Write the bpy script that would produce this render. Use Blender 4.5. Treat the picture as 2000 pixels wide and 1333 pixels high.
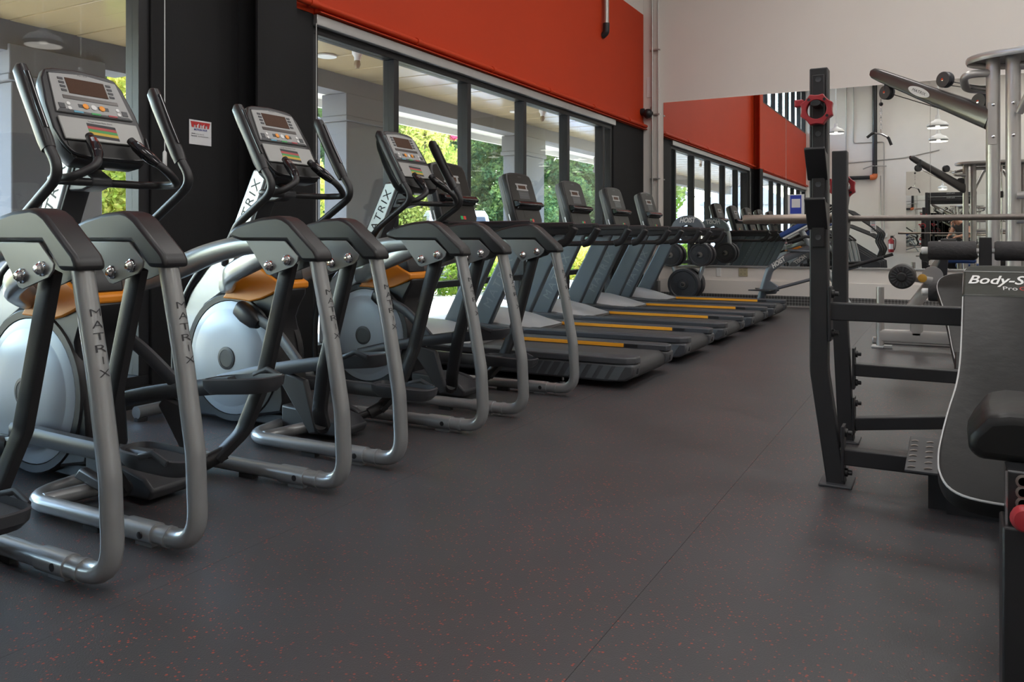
import bpy, bmesh, math, random
import numpy as np
from mathutils import Vector, Matrix

# ------------------------------------------------------------------ clear
for o in list(bpy.data.objects):
    bpy.data.objects.remove(o, do_unlink=True)
scene = bpy.context.scene
C = scene.collection
R = math.radians

# ------------------------------------------------------------------ camera
cam_d = bpy.data.cameras.new('camera')
cam_d.sensor_width = 36.0
cam_d.lens = 36.0 * 1570.0 / 2000.0
cam_d.shift_y = -202.5 / 2000.0
cam_d.clip_start = 0.05
cam_d.clip_end = 400
cam = bpy.data.objects.new('camera', cam_d)
C.objects.link(cam)
cam.location = (0, 0, 1.0)
cam.rotation_euler = (R(90), 0, R(28.4))
scene.camera = cam

# ------------------------------------------------------------------ world, sun, exposure
world = bpy.data.worlds.new('world')
scene.world = world
world.use_nodes = True
wn = world.node_tree
wn.nodes.clear()
wo = wn.nodes.new('ShaderNodeOutputWorld')
wb = wn.nodes.new('ShaderNodeBackground')
sky = wn.nodes.new('ShaderNodeTexSky')
sky.sky_type = 'NISHITA'
sky.sun_disc = False
sky.sun_elevation = R(65)
sky.sun_rotation = R(-50)
sky.air_density = 1.3
sky.dust_density = 0.8
wb.inputs['Strength'].default_value = 2.5
wn.links.new(sky.outputs[0], wb.inputs['Color'])
wn.links.new(wb.outputs[0], wo.inputs['Surface'])

sun_d = bpy.data.lights.new('sun', 'SUN')
sun_d.energy = 16.0
sun_d.angle = R(0.6)
sun_d.color = (1.0, 0.95, 0.86)
sun = bpy.data.objects.new('sun', sun_d)
C.objects.link(sun)
sun.location = (-20, 20, 30)
sun.rotation_euler = Vector((0.36, -0.22, -0.92)).to_track_quat('-Z', 'Y').to_euler()

vs = scene.view_settings
vs.view_transform = 'Standard'
vs.look = 'None'
vs.gamma = 1.0
vs.use_curve_mapping = False
vs.exposure = 0.13
LAMP_W = 0.7
FILL_W = 54.0

# ------------------------------------------------------------------ materials
MATS = {}
def mat(name, col, rough=0.5, metal=0.0, var=0.0, vscale=8.0, bump=0.0, bscale=60.0, coat=0.0, spec=0.5, emit=None, estr=0.0):
    if name in MATS:
        return MATS[name]
    m = bpy.data.materials.new(name)
    m.use_nodes = True
    nt = m.node_tree
    b = nt.nodes['Principled BSDF']
    b.inputs['Base Color'].default_value = (*col, 1)
    b.inputs['Roughness'].default_value = rough
    b.inputs['Metallic'].default_value = metal
    b.inputs['Specular IOR Level'].default_value = spec
    if coat:
        b.inputs['Coat Weight'].default_value = coat
        b.inputs['Coat Roughness'].default_value = 0.12
    if emit:
        b.inputs['Emission Color'].default_value = (*emit, 1)
        b.inputs['Emission Strength'].default_value = estr
    tc = nt.nodes.new('ShaderNodeTexCoord')
    nz = nt.nodes.new('ShaderNodeTexNoise')
    nz.inputs['Scale'].default_value = vscale
    nz.inputs['Detail'].default_value = 4
    nt.links.new(tc.outputs['Object'], nz.inputs['Vector'])
    mx = nt.nodes.new('ShaderNodeMixRGB')
    v = max(var, 0.03)
    mx.inputs[1].default_value = (*[min(1, c * (1 - v)) for c in col], 1)
    mx.inputs[2].default_value = (*[min(1, c * (1 + v)) for c in col], 1)
    nt.links.new(nz.outputs['Fac'], mx.inputs[0])
    nt.links.new(mx.outputs[0], b.inputs['Base Color'])
    if bump:
        n2 = nt.nodes.new('ShaderNodeTexNoise')
        n2.inputs['Scale'].default_value = bscale
        n2.inputs['Detail'].default_value = 3
        nt.links.new(tc.outputs['Object'], n2.inputs['Vector'])
        bp = nt.nodes.new('ShaderNodeBump')
        bp.inputs['Strength'].default_value = bump
        bp.inputs['Distance'].default_value = 0.01
        nt.links.new(n2.outputs['Fac'], bp.inputs['Height'])
        nt.links.new(bp.outputs[0], b.inputs['Normal'])
    MATS[name] = m
    return m

GREY = mat('grey metallic paint', (0.30, 0.31, 0.315), 0.3, 0.45, 0.05, coat=0.4)
BLACK = mat('black satin plastic', (0.016, 0.016, 0.018), 0.38, 0, 0.15)
BLACKM = mat('black powder coat', (0.02, 0.02, 0.022), 0.42, 0.1, 0.12, bump=0.05, bscale=300)
GUN = mat('gunmetal plastic', (0.05, 0.052, 0.058), 0.42, 0.1, 0.1)
PLATE = mat('grey bracket paint', (0.17, 0.175, 0.18), 0.36, 0.45, 0.04)
CHROME = mat('chrome', (0.75, 0.75, 0.76), 0.12, 1.0)
STEEL = mat('worn bare steel', (0.26, 0.23, 0.21), 0.42, 0.85, 0.2, 30)
SILVER = mat('silver plastic', (0.42, 0.445, 0.46), 0.3, 0.5, 0.04)
DISC = mat('pale silver disc', (0.35, 0.385, 0.43), 0.42, 0.25, 0.04, 2)
ORANGE = mat('orange plastic', (0.72, 0.24, 0.015), 0.42, 0, 0.05)
YELLOW = mat('amber strip', (0.95, 0.40, 0.02), 0.5)
WHITE = mat('white plastic', (0.75, 0.75, 0.74), 0.45)
PAPER = mat('white paper', (0.72, 0.72, 0.74), 0.7)
INK = mat('dark ink', (0.03, 0.03, 0.035), 0.6)
BLUEINK = mat('navy ink', (0.03, 0.05, 0.28), 0.6)
REDINK = mat('red ink', (0.55, 0.03, 0.03), 0.6)
RED = mat('red plastic', (0.34, 0.022, 0.03), 0.4)
GREEN = mat('green plastic', (0.03, 0.35, 0.08), 0.45)
LCD = mat('brown led screen', (0.075, 0.035, 0.02), 0.5, 0, 0.35, 300, spec=0.15)
PANELG = mat('pale console panel', (0.36, 0.36, 0.36), 0.45)
RUBBER = mat('rubber', (0.025, 0.025, 0.027), 0.7, 0, 0.15, bump=0.1, bscale=200)
BELT = mat('treadmill belt', (0.05, 0.05, 0.052), 0.62, 0, 0.1, 20, bump=0.15, bscale=700)
TMBODY = mat('charcoal treadmill plastic', (0.062, 0.066, 0.074), 0.42, 0.1, 0.06)
TMHOOD = mat('grey treadmill hood', (0.46, 0.47, 0.48), 0.34, 0.2, 0.06)
TMMAST = mat('slate treadmill mast', (0.085, 0.10, 0.115), 0.42, 0.3, 0.06)
TMTXT = mat('faint grey lettering', (0.16, 0.17, 0.18), 0.5)
GRIP = mat('textured rubber grip', (0.05, 0.035, 0.04), 0.5, 0, 0.3, 400, bump=0.3, bscale=500)
VINYL = mat('black vinyl', (0.012, 0.012, 0.012), 0.42, 0, 0.15, 5, bump=0.12, bscale=25, spec=0.25)
PIPING = mat('pale piping', (0.5, 0.5, 0.5), 0.3)
VINYLB = mat('blue vinyl', (0.02, 0.06, 0.22), 0.4, 0, 0.1)
HOISTG = mat('slate metallic paint', (0.16, 0.175, 0.20), 0.3, 0.5, 0.05)
TOWER = mat('warm grey metallic paint', (0.50, 0.48, 0.46), 0.3, 0.45, 0.05, coat=0.4)
ARMG = mat('dark warm grey paint', (0.085, 0.08, 0.08), 0.3, 0.4, 0.05, coat=0.3)
PLATEIRON = mat('rubber coated plate', (0.028, 0.028, 0.033), 0.45, 0, 0.15, bump=0.1)
WALLB = mat('beige wall paint', (0.74, 0.69, 0.645), 0.75, 0, 0.04, 1.2, bump=0.06, bscale=120)
WALLR = mat('red wall paint', (0.53, 0.045, 0.010), 0.55, 0, 0.1, 0.8, bump=0.06, bscale=60, spec=0.2)
WALLK = mat('black wall paint', (0.013, 0.013, 0.014), 0.7, 0, 0.12, 3, bump=0.08, bscale=90, spec=0.25)
FRAME = mat('dark bronze frame', (0.022, 0.022, 0.024), 0.45, 0.1, 0.08, spec=0.3)
ALU = mat('aluminium', (0.5, 0.5, 0.5), 0.35, 0.8, 0.05)
CEIL = mat('white ceiling paint', (0.75, 0.74, 0.71), 0.8)
GALV = mat('galvanised conduit', (0.45, 0.44, 0.42), 0.4, 0.7, 0.1)
IRONPIPE = mat('black iron pipe', (0.03, 0.03, 0.033), 0.45, 0.3, 0.2, 30)
ORPIPE = mat('orange pipe fitting', (0.6, 0.15, 0.05), 0.5)
SKIN = mat('skin', (0.5, 0.26, 0.17), 0.55)
HAIR = mat('dark hair', (0.02, 0.014, 0.01), 0.6)
TEE = mat('charcoal t-shirt cotton', (0.06, 0.06, 0.062), 0.85, 0, 0.1)
JEANS = mat('dark trousers', (0.03, 0.03, 0.04), 0.85)

def glass_mat(name, tint, refl=1.0):
    m = bpy.data.materials.new(name)
    m.use_nodes = True
    nt = m.node_tree
    nt.nodes.clear()
    out = nt.nodes.new('ShaderNodeOutputMaterial')
    tr = nt.nodes.new('ShaderNodeBsdfTransparent')
    tr.inputs['Color'].default_value = (*tint, 1)
    gl = nt.nodes.new('ShaderNodeBsdfGlossy')
    gl.inputs['Roughness'].default_value = 0.01
    gl.inputs['Color'].default_value = (refl, refl, refl, 1)
    # two-sided Schlick reflectance of a thin pane
    ge = nt.nodes.new('ShaderNodeNewGeometry')
    dt = nt.nodes.new('ShaderNodeVectorMath'); dt.operation = 'DOT_PRODUCT'
    nt.links.new(ge.outputs['Normal'], dt.inputs[0]); nt.links.new(ge.outputs['Incoming'], dt.inputs[1])
    ab = nt.nodes.new('ShaderNodeMath'); ab.operation = 'ABSOLUTE'; nt.links.new(dt.outputs['Value'], ab.inputs[0])
    om = nt.nodes.new('ShaderNodeMath'); om.operation = 'SUBTRACT'; om.inputs[0].default_value = 1.0; nt.links.new(ab.outputs[0], om.inputs[1])
    pw = nt.nodes.new('ShaderNodeMath'); pw.operation = 'POWER'; pw.inputs[1].default_value = 5.0; nt.links.new(om.outputs[0], pw.inputs[0])
    ma = nt.nodes.new('ShaderNodeMath'); ma.operation = 'MULTIPLY_ADD'; ma.inputs[1].default_value = 0.96; ma.inputs[2].default_value = 0.04
    nt.links.new(pw.outputs[0], ma.inputs[0])
    mx = nt.nodes.new('ShaderNodeMixShader')
    nt.links.new(ma.outputs[0], mx.inputs[0])
    nt.links.new(tr.outputs[0], mx.inputs[1])
    nt.links.new(gl.outputs[0], mx.inputs[2])
    nt.links.new(mx.outputs[0], out.inputs['Surface'])
    MATS[name] = m
    return m
GLASS = glass_mat('window glass', (0.93, 0.95, 0.94))
CARGLASS = mat('car glass', (0.02, 0.025, 0.03), 0.05)
MIRROR = mat('mirror silver', (0.88, 0.9, 0.88), 0.0, 1.0)
MIRROR.node_tree.nodes['Principled BSDF'].inputs['Roughness'].default_value = 0.0

def floor_mat():
    m = bpy.data.materials.new('speckled rubber flooring')
    m.use_nodes = True
    nt = m.node_tree
    L = nt.links.new
    b = nt.nodes['Principled BSDF']
    geo = nt.nodes.new('ShaderNodeNewGeometry')
    vo = nt.nodes.new('ShaderNodeTexVoronoi')
    vo.inputs['Scale'].default_value = 125
    L(geo.outputs['Position'], vo.inputs['Vector'])
    sep = nt.nodes.new('ShaderNodeSeparateColor')
    L(vo.outputs['Color'], sep.inputs[0])
    th = nt.nodes.new('ShaderNodeMath'); th.operation = 'GREATER_THAN'; th.inputs[1].default_value = 0.84
    L(sep.outputs[0], th.inputs[0])
    ds = nt.nodes.new('ShaderNodeMath'); ds.operation = 'LESS_THAN'
    L(vo.outputs['Distance'], ds.inputs[0])
    szm = nt.nodes.new('ShaderNodeMath'); szm.operation = 'MULTIPLY_ADD'; szm.inputs[1].default_value = 0.26; szm.inputs[2].default_value = 0.22
    L(sep.outputs[1], szm.inputs[0])
    L(szm.outputs[0], ds.inputs[1])
    mul = nt.nodes.new('ShaderNodeMath'); mul.operation = 'MULTIPLY'
    L(th.outputs[0], mul.inputs[0]); L(ds.outputs[0], mul.inputs[1])
    # patchy density
    nz = nt.nodes.new('ShaderNodeTexNoise'); nz.inputs['Scale'].default_value = 1.3; nz.inputs['Detail'].default_value = 5
    L(geo.outputs['Position'], nz.inputs['Vector'])
    rp = nt.nodes.new('ShaderNodeValToRGB')
    rp.color_ramp.elements[0].position = 0.35; rp.color_ramp.elements[0].color = (0.4, 0.4, 0.4, 1)
    rp.color_ramp.elements[1].position = 0.65
    L(nz.outputs['Fac'], rp.inputs[0])
    mul2 = nt.nodes.new('ShaderNodeMath'); mul2.operation = 'MULTIPLY'
    L(mul.outputs[0], mul2.inputs[0]); L(rp.outputs[0], mul2.inputs[1])
    # base mottling
    base = nt.nodes.new('ShaderNodeMixRGB')
    base.inputs[1].default_value = (0.046, 0.047, 0.051, 1)
    base.inputs[2].default_value = (0.071, 0.071, 0.075, 1)
    n2 = nt.nodes.new('ShaderNodeTexNoise'); n2.inputs['Scale'].default_value = 2.2; n2.inputs['Detail'].default_value = 8
    L(geo.outputs['Position'], n2.inputs['Vector']); L(n2.outputs['Fac'], base.inputs[0])
    # pale scuffs
    mp = nt.nodes.new('ShaderNodeMapping'); mp.inputs['Scale'].default_value = (3, 14, 1); mp.inputs['Rotation'].default_value = (0, 0, 0.7)
    L(geo.outputs['Position'], mp.inputs['Vector'])
    n3 = nt.nodes.new('ShaderNodeTexNoise'); n3.inputs['Scale'].default_value = 1.6; n3.inputs['Detail'].default_value = 6
    L(mp.outputs[0], n3.inputs['Vector'])
    r3 = nt.nodes.new('ShaderNodeValToRGB')
    r3.color_ramp.elements[0].position = 0.66; r3.color_ramp.elements[0].color = (0, 0, 0, 1)
    r3.color_ramp.elements[1].position = 0.80; r3.color_ramp.elements[1].color = (0.35, 0.35, 0.35, 1)
    L(n3.outputs['Fac'], r3.inputs[0])
    sc = nt.nodes.new('ShaderNodeMixRGB'); sc.inputs[2].default_value = (0.16, 0.145, 0.14, 1)
    L(r3.outputs[0], sc.inputs[0]); L(base.outputs[0], sc.inputs[1])
    mx = nt.nodes.new('ShaderNodeMixRGB'); mx.inputs[2].default_value = (0.42, 0.07, 0.04, 1)
    L(mul2.outputs[0], mx.inputs[0]); L(sc.outputs[0], mx.inputs[1])
    L(mx.outputs[0], b.inputs['Base Color'])
    b.inputs['Roughness'].default_value = 0.40
    b.inputs['Specular IOR Level'].default_value = 0.5
    n4 = nt.nodes.new('ShaderNodeTexNoise'); n4.inputs['Scale'].default_value = 220
    L(geo.outputs['Position'], n4.inputs['Vector'])
    bp = nt.nodes.new('ShaderNodeBump'); bp.inputs['Strength'].default_value = 0.25; bp.inputs['Distance'].default_value = 0.004
    L(n4.outputs['Fac'], bp.inputs['Height']); L(bp.outputs[0], b.inputs['Normal'])
    return m
FLOORM = floor_mat()

def diamond_mat():
    m = bpy.data.materials.new('diamond tread plate')
    m.use_nodes = True
    nt = m.node_tree; L = nt.links.new
    b = nt.nodes['Principled BSDF']
    geo = nt.nodes.new('ShaderNodeNewGeometry')
    mp = nt.nodes.new('ShaderNodeMapping'); mp.inputs['Rotation'].default_value = (0, R(45), 0); mp.inputs['Scale'].default_value = (34, 34, 34)
    L(geo.outputs['Position'], mp.inputs['Vector'])
    ck = nt.nodes.new('ShaderNodeTexChecker'); ck.inputs['Scale'].default_value = 1
    L(mp.outputs[0], ck.inputs['Vector'])
    mx = nt.nodes.new('ShaderNodeMixRGB')
    mx.inputs[1].default_value = (0.10, 0.098, 0.095, 1); mx.inputs[2].default_value = (0.26, 0.255, 0.25, 1)
    L(ck.outputs['Fac'], mx.inputs[0]); L(mx.outputs[0], b.inputs['Base Color'])
    b.inputs['Metallic'].default_value = 0.7; b.inputs['Roughness'].default_value = 0.4
    bp = nt.nodes.new('ShaderNodeBump'); bp.inputs['Strength'].default_value = 0.6; bp.inputs['Distance'].default_value = 0.01
    L(ck.outputs['Fac'], bp.inputs['Height']); L(bp.outputs[0], b.inputs['Normal'])
    return m
DIAMOND = diamond_mat()

# ------------------------------------------------------------------ mesh builder
def V3(p): return Vector((p[0], p[1], p[2]))

def fillet(pts, r, n=6):
    """polyline with rounded corners; r scalar or list for inner points"""
    P = [V3(p) for p in pts]
    out = [P[0]]
    for i in range(1, len(P) - 1):
        rr = r[i - 1] if isinstance(r, (list, tuple)) else r
        a, b, c = P[i - 1], P[i], P[i + 1]
        d1 = (a - b); d2 = (c - b)
        l1, l2 = d1.length, d2.length
        d1.normalize(); d2.normalize()
        ang = d1.angle(d2, math.pi)
        if ang > math.pi - 0.02 or rr <= 0:
            out.append(b); continue
        t = min(rr / math.tan(ang / 2), l1 * 0.49, l2 * 0.49)
        p0 = b + d1 * t; p2 = b + d2 * t
        for k in range(n + 1):
            u = k / n
            out.append((1 - u) ** 2 * p0 + 2 * u * (1 - u) * b + u * u * p2)
    out.append(P[-1])
    return out

def spline(pts, n=6):
    P = [V3(p) for p in pts]
    Q = [2 * P[0] - P[1]] + P + [2 * P[-1] - P[-2]]
    out = []
    for i in range(1, len(Q) - 2):
        a, b, c, d = Q[i - 1], Q[i], Q[i + 1], Q[i + 2]
        for k in range(n):
            t = k / n
            out.append(0.5 * ((2 * b) + (c - a) * t + (2 * a - 5 * b + 4 * c - d) * t * t + (3 * b - a - 3 * c + d) * t ** 3))
    out.append(P[-1])
    return out

class MB:
    def __init__(self, off=(0, 0, 0), M=None):
        self.v = []; self.f = []
        self.M = Matrix.Translation(off) if M is None else M
    def add(self, vs, fs):
        b = len(self.v)
        self.v += [tuple(self.M @ V3(p)) for p in vs]
        self.f += [tuple(i + b for i in f) for f in fs]
        return self
    def box(self, x0, x1, y0, y1, z0, z1):
        if x0 > x1: x0, x1 = x1, x0
        if y0 > y1: y0, y1 = y1, y0
        if z0 > z1: z0, z1 = z1, z0
        vs = [(x0, y0, z0), (x1, y0, z0), (x1, y1, z0), (x0, y1, z0), (x0, y0, z1), (x1, y0, z1), (x1, y1, z1), (x0, y1, z1)]
        return self.add(vs, [(3, 2, 1, 0), (4, 5, 6, 7), (0, 1, 5, 4), (1, 2, 6, 5), (2, 3, 7, 6), (3, 0, 4, 7)])
    def prism(self, poly, axis, a, b):
        """extrude 2-D polygon along axis ('x': poly=(y,z), 'y': poly=(x,z), 'z': poly=(x,y))"""
        def mk(p, h):
            return {'x': (h, p[0], p[1]), 'y': (p[0], h, p[1]), 'z': (p[0], p[1], h)}[axis]
        n = len(poly)
        vs = [mk(p, a) for p in poly] + [mk(p, b) for p in poly]
        fs = [tuple(range(n)), tuple(range(2 * n - 1, n - 1, -1))]
        fs += [(i, i + n, (i + 1) % n + n, (i + 1) % n) for i in range(n)]
        return self.add(vs, fs)
    def tube(self, pts, r, n=12, cap=True):
        return self.sweep(pts, r, r, n, cap=cap, up=None)
    def sweep(self, pts, a, b, n=4, cap=True, up=(0, 0, 1), power=2.0):
        """sweep an ellipse / rounded rectangle (n>4) or rectangle (n=4) of half-sizes a (side) x b (up)"""
        P = [V3(p) for p in pts]
        m = len(P)
        A = a if isinstance(a, (list, tuple)) else [a] * m
        B = b if isinstance(b, (list, tuple)) else [b] * m
        T = []
        for i in range(m):
            d = P[min(i + 1, m - 1)] - P[max(i - 1, 0)]
            if d.length < 1e-9: d = Vector((0, 0, 1))
            T.append(d.normalized())
        if up is None:
            u0 = Vector((0, 0, 1)) if abs(T[0].z) < 0.9 else Vector((1, 0, 0))
        else:
            u0 = Vector(up)
        vs = []
        U = (u0 - T[0] * u0.dot(T[0])).normalized()
        for i in range(m):
            if up is None:
                if i: U = (U - T[i] * U.dot(T[i])).normalized()
            else:
                U = u0 - T[i] * u0.dot(T[i])
                if U.length < 1e-4: U = Vector((1, 0, 0)) - T[i] * T[i].x
                U.normalize()
            S = T[i].cross(U)
            # mitre scaling for corners
            k = 1.0
            if 0 < i < m - 1:
                c = (P[i] - P[i - 1]).normalized().dot((P[i + 1] - P[i]).normalized())
                k = 1.0 / max(0.6, math.sqrt(max(0.05, (1 + c) / 2))) if n == 4 else 1.0
            if n == 4:
                for sx, sy in ((-1, -1), (1, -1), (1, 1), (-1, 1)):
                    vs.append(P[i] + S * (sx * A[i]) + U * (sy * B[i] * k))
            else:
                for j in range(n):
                    t = 2 * math.pi * (j + 0.5) / n
                    ct, st = math.cos(t), math.sin(t)
                    if power != 2.0:
                        ct = math.copysign(abs(ct) ** (2 / power), ct); st = math.copysign(abs(st) ** (2 / power), st)
                    vs.append(P[i] + S * (ct * A[i]) + U * (st * B[i]))
        fs = []
        for i in range(m - 1):
            for j in range(n):
                fs.append((i * n + j, i * n + (j + 1) % n, (i + 1) * n + (j + 1) % n, (i + 1) * n + j))
        if cap:
            fs.append(tuple(range(n - 1, -1, -1)))
            fs.append(tuple((m - 1) * n + j for j in range(n)))
        return self.add(vs, fs)
    def lathe(self, prof, c, axis='z', n=24, a0=0.0, a1=2 * math.pi):
        """prof: list of (r, h) along axis through c"""
        full = abs(a1 - a0 - 2 * math.pi) < 1e-6
        m = n if full else n + 1
        vs = []
        for r, h in prof:
            for j in range(m):
                t = a0 + (a1 - a0) * j / n
                ct, st = r * math.cos(t), r * math.sin(t)
                vs.append({'z': (c[0] + ct, c[1] + st, c[2] + h), 'y': (c[0] + ct, c[1] + h, c[2] + st), 'x': (c[0] + h, c[1] + ct, c[2] + st)}[axis])
        fs = []
        for i in range(len(prof) - 1):
            for j in range(m if full else n):
                k = (j + 1) % m
                fs.append((i * m + j, i * m + k, (i + 1) * m + k, (i + 1) * m + j))
        if full:
            if prof[0][0] > 1e-6: fs.append(tuple(range(m - 1, -1, -1)))
            if prof[-1][0] > 1e-6: fs.append(tuple((len(prof) - 1) * m + j for j in range(m)))
        return self.add(vs, fs)
    def cyl(self, p0, p1, r, n=16):
        return self.tube([p0, p1], r, n)
    def loft(self, rings, cap=True):
        n = len(rings[0]); vs = [p for rg in rings for p in rg]; fs = []
        for i in range(len(rings) - 1):
            for j in range(n):
                fs.append((i * n + j, i * n + (j + 1) % n, (i + 1) * n + (j + 1) % n, (i + 1) * n + j))
        if cap:
            fs.append(tuple(range(n - 1, -1, -1))); fs.append(tuple((len(rings) - 1) * n + j for j in range(n)))
        return self.add(vs, fs)
    def mesh(self, name, m, smooth=True, angle=38):
        me = bpy.data.meshes.new(name)
        me.from_pydata(self.v, [], self.f)
        bm = bmesh.new(); bm.from_mesh(me)
        bmesh.ops.remove_doubles(bm, verts=bm.verts, dist=1e-6)
        bmesh.ops.recalc_face_normals(bm, faces=bm.faces)
        bm.to_mesh(me); bm.free()
        me.materials.append(m)
        if smooth:
            me.polygons.foreach_set('use_smooth', [True] * len(me.polygons))
            me.set_sharp_from_angle(angle=R(angle))
        return me
    def build(self, name, m, parent=None, bev=0.0, seg=2, smooth=True, angle=38):
        o = bpy.data.objects.new(name, self.mesh(name, m, smooth, angle))
        C.objects.link(o)
        if parent is not None: o.parent = parent
        if bev:
            md = o.modifiers.new('bevel', 'BEVEL')
            md.width = bev; md.segments = seg; md.limit_method = 'ANGLE'; md.angle_limit = R(35)
            md.harden_normals = False
        return o

def thing(name, label, cat, loc=(0, 0, 0), group=None, rz=0.0):
    o = bpy.data.objects.new(name, None)
    C.objects.link(o)
    o.empty_display_size = 0.1
    o.location = loc
    o.rotation_euler = (0, 0, rz)
    o['label'] = label; o['category'] = cat
    if group: o['group'] = group
    return o
def tag(o, label, cat, group=None, kind=None):
    o['label'] = label; o['category'] = cat
    if group: o['group'] = group
    if kind: o['kind'] = kind
    return o
def struct(o):
    o['kind'] = 'structure'
    return o
def copy_tree(o, parent=None):
    c = o.copy(); C.objects.link(c); c.parent = parent
    for ch in list(o.children): copy_tree(ch, c)
    return c

_txt = {}
def text_data(s, size, bold=0.0, shear=0.0, spacing=1.0):
    """flat letters in XY, centred at the origin -> (verts, faces)"""
    key = (s, size, bold, shear, spacing)
    if key in _txt: return _txt[key]
    cu = bpy.data.curves.new('t', 'FONT')
    cu.body = s; cu.size = size; cu.align_x = 'CENTER'; cu.align_y = 'CENTER'
    cu.offset = bold; cu.shear = shear; cu.space_character = spacing
    cu.resolution_u = 3; cu.fill_mode = 'FRONT'
    ob = bpy.data.objects.new('t', cu); C.objects.link(ob)
    dg = bpy.context.evaluated_depsgraph_get(); dg.update()
    me = bpy.data.meshes.new_from_object(ob.evaluated_get(dg))
    vs = [tuple(v.co) for v in me.vertices]; fs = [tuple(p.vertices) for p in me.polygons]
    bpy.data.objects.remove(ob, do_unlink=True); bpy.data.curves.remove(cu); bpy.data.meshes.remove(me)
    _txt[key] = (vs, fs)
    return vs, fs
def lettering(name, s, size, m, parent, origin, ex, ey, bold=0.0, shear=0.0, spacing=1.0, width=None, off=0.0):
    """flat print: text laid along direction ex, letters' up along ey"""
    vs, fs = text_data(s, size, bold, shear, spacing)
    ex = Vector(ex).normalized(); ey = Vector(ey).normalized(); o = Vector(origin)
    nn = ex.cross(ey)
    k = 1.0
    if width:
        w = max(v[0] for v in vs) - min(v[0] for v in vs); k = width / w
    me = bpy.data.meshes.new(name)
    me.from_pydata([tuple(o + ex * v[0] * k + ey * v[1] + nn * off) for v in vs], [], fs)
    me.materials.append(m)
    ob = bpy.data.objects.new(name, me); C.objects.link(ob)
    if parent is not None: ob.parent = parent
    return ob

def frame(origin, ex, ey, ez):
    m = Matrix.Identity(4)
    for i, a in enumerate((ex, ey, ez)):
        for j in range(3): m[j][i] = a[j]
    for j in range(3): m[j][3] = origin[j]
    return m

# ================================================================== SETTING
XW, YF, YB, XR, ZC = -4.18, 12.15, -4.35, 8.0, 6.2

fl = struct(MB().box(XW - 0.2, XR, YB, YF, -0.12, -0.012).build('floor', mat('concrete slab', (0.2, 0.19, 0.18), 0.8)))
edges = [XW] + [-0.756 + 1.22 * k for k in range(-2, 8)] + [XR]
for a, b in zip(edges[:-1], edges[1:]):
    MB().box(a + 0.0006, b - 0.0006, YB, YF, -0.012, 0.0).build('rubber_sheet', FLOORM, fl)
struct(MB().box(XW - 0.2, XR, YB, YF, ZC, ZC + 0.1).build('ceiling', CEIL))

# ---- window wall
wl = struct(MB().box(XW - 0.2, XW, YB, YF, 2.68, 4.49).build('wall_left', WALLR))
MB().box(XW - 0.2, XW, 4.0, YF, 4.49, ZC).build('upper_wall', WALLB, wl)
MB().box(XW - 0.2, XW, YB, 4.0, 5.95, ZC).build('upper_wall', WALLB, wl)
MB().box(XW - 0.2, XW, 3.2, 4.60, 0, 2.68).build('wall_section', WALLK, wl, bev=0.006)
MB().box(XW - 0.2, XW, 10.78, YF, 0, 2.68).build('wall_section', WALLK, wl, bev=0.006)
MB().box(XW - 0.2, XW, YB, 3.2, 2.60, 2.68).build('window_header', WALLK, wl)
MB().box(XW - 0.2, XW, 4.60, 10.78, 2.64, 2.68).build('window_header', WALLR, wl)
MB().box(XW - 0.22, XW + 0.02, YB, 3.2, 0, 0.12).build('window_kerb', WALLK, wl)
MB().box(XW - 0.22, XW + 0.02, 4.60, 10.78, 0, 0.12).build('window_kerb', WALLK, wl)
# wide-flange steel column standing proud of the wall, black below and red above
for nm, z0, z1, m in (('column_lower', 0, 2.68, WALLK), ('column_upper', 2.68, ZC, WALLR)):
    b = MB()
    b.box(XW, XW + 0.02, 3.86, 4.22, z0, z1); b.box(XW + 0.02, XW + 0.17, 4.03, 4.05, z0, z1); b.box(XW + 0.17, XW + 0.19, 3.86, 4.22, z0, z1)
    b.build(nm, m, wl)
# red sprinkler pipe and angle iron along the foot of the red band
b = MB(); b.tube([(XW + 0.05, YB, 2.735), (XW + 0.05, YF - 0.02, 2.735)], 0.026, 12)
for k in range(12):
    y = -3.6 + k * 1.35
    b.tube([(XW + 0.05, y, 2.735), (XW + 0.05, y + 0.07, 2.735)], 0.034, 12)
b.build('red_pipe', WALLR, wl)
MB().box(XW, XW + 0.07, 4.60, YF - 0.02, 2.682, 2.69).box(XW, XW + 0.012, 4.60, YF - 0.02, 2.69, 2.80).build('angle_iron', WALLR, wl)

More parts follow.
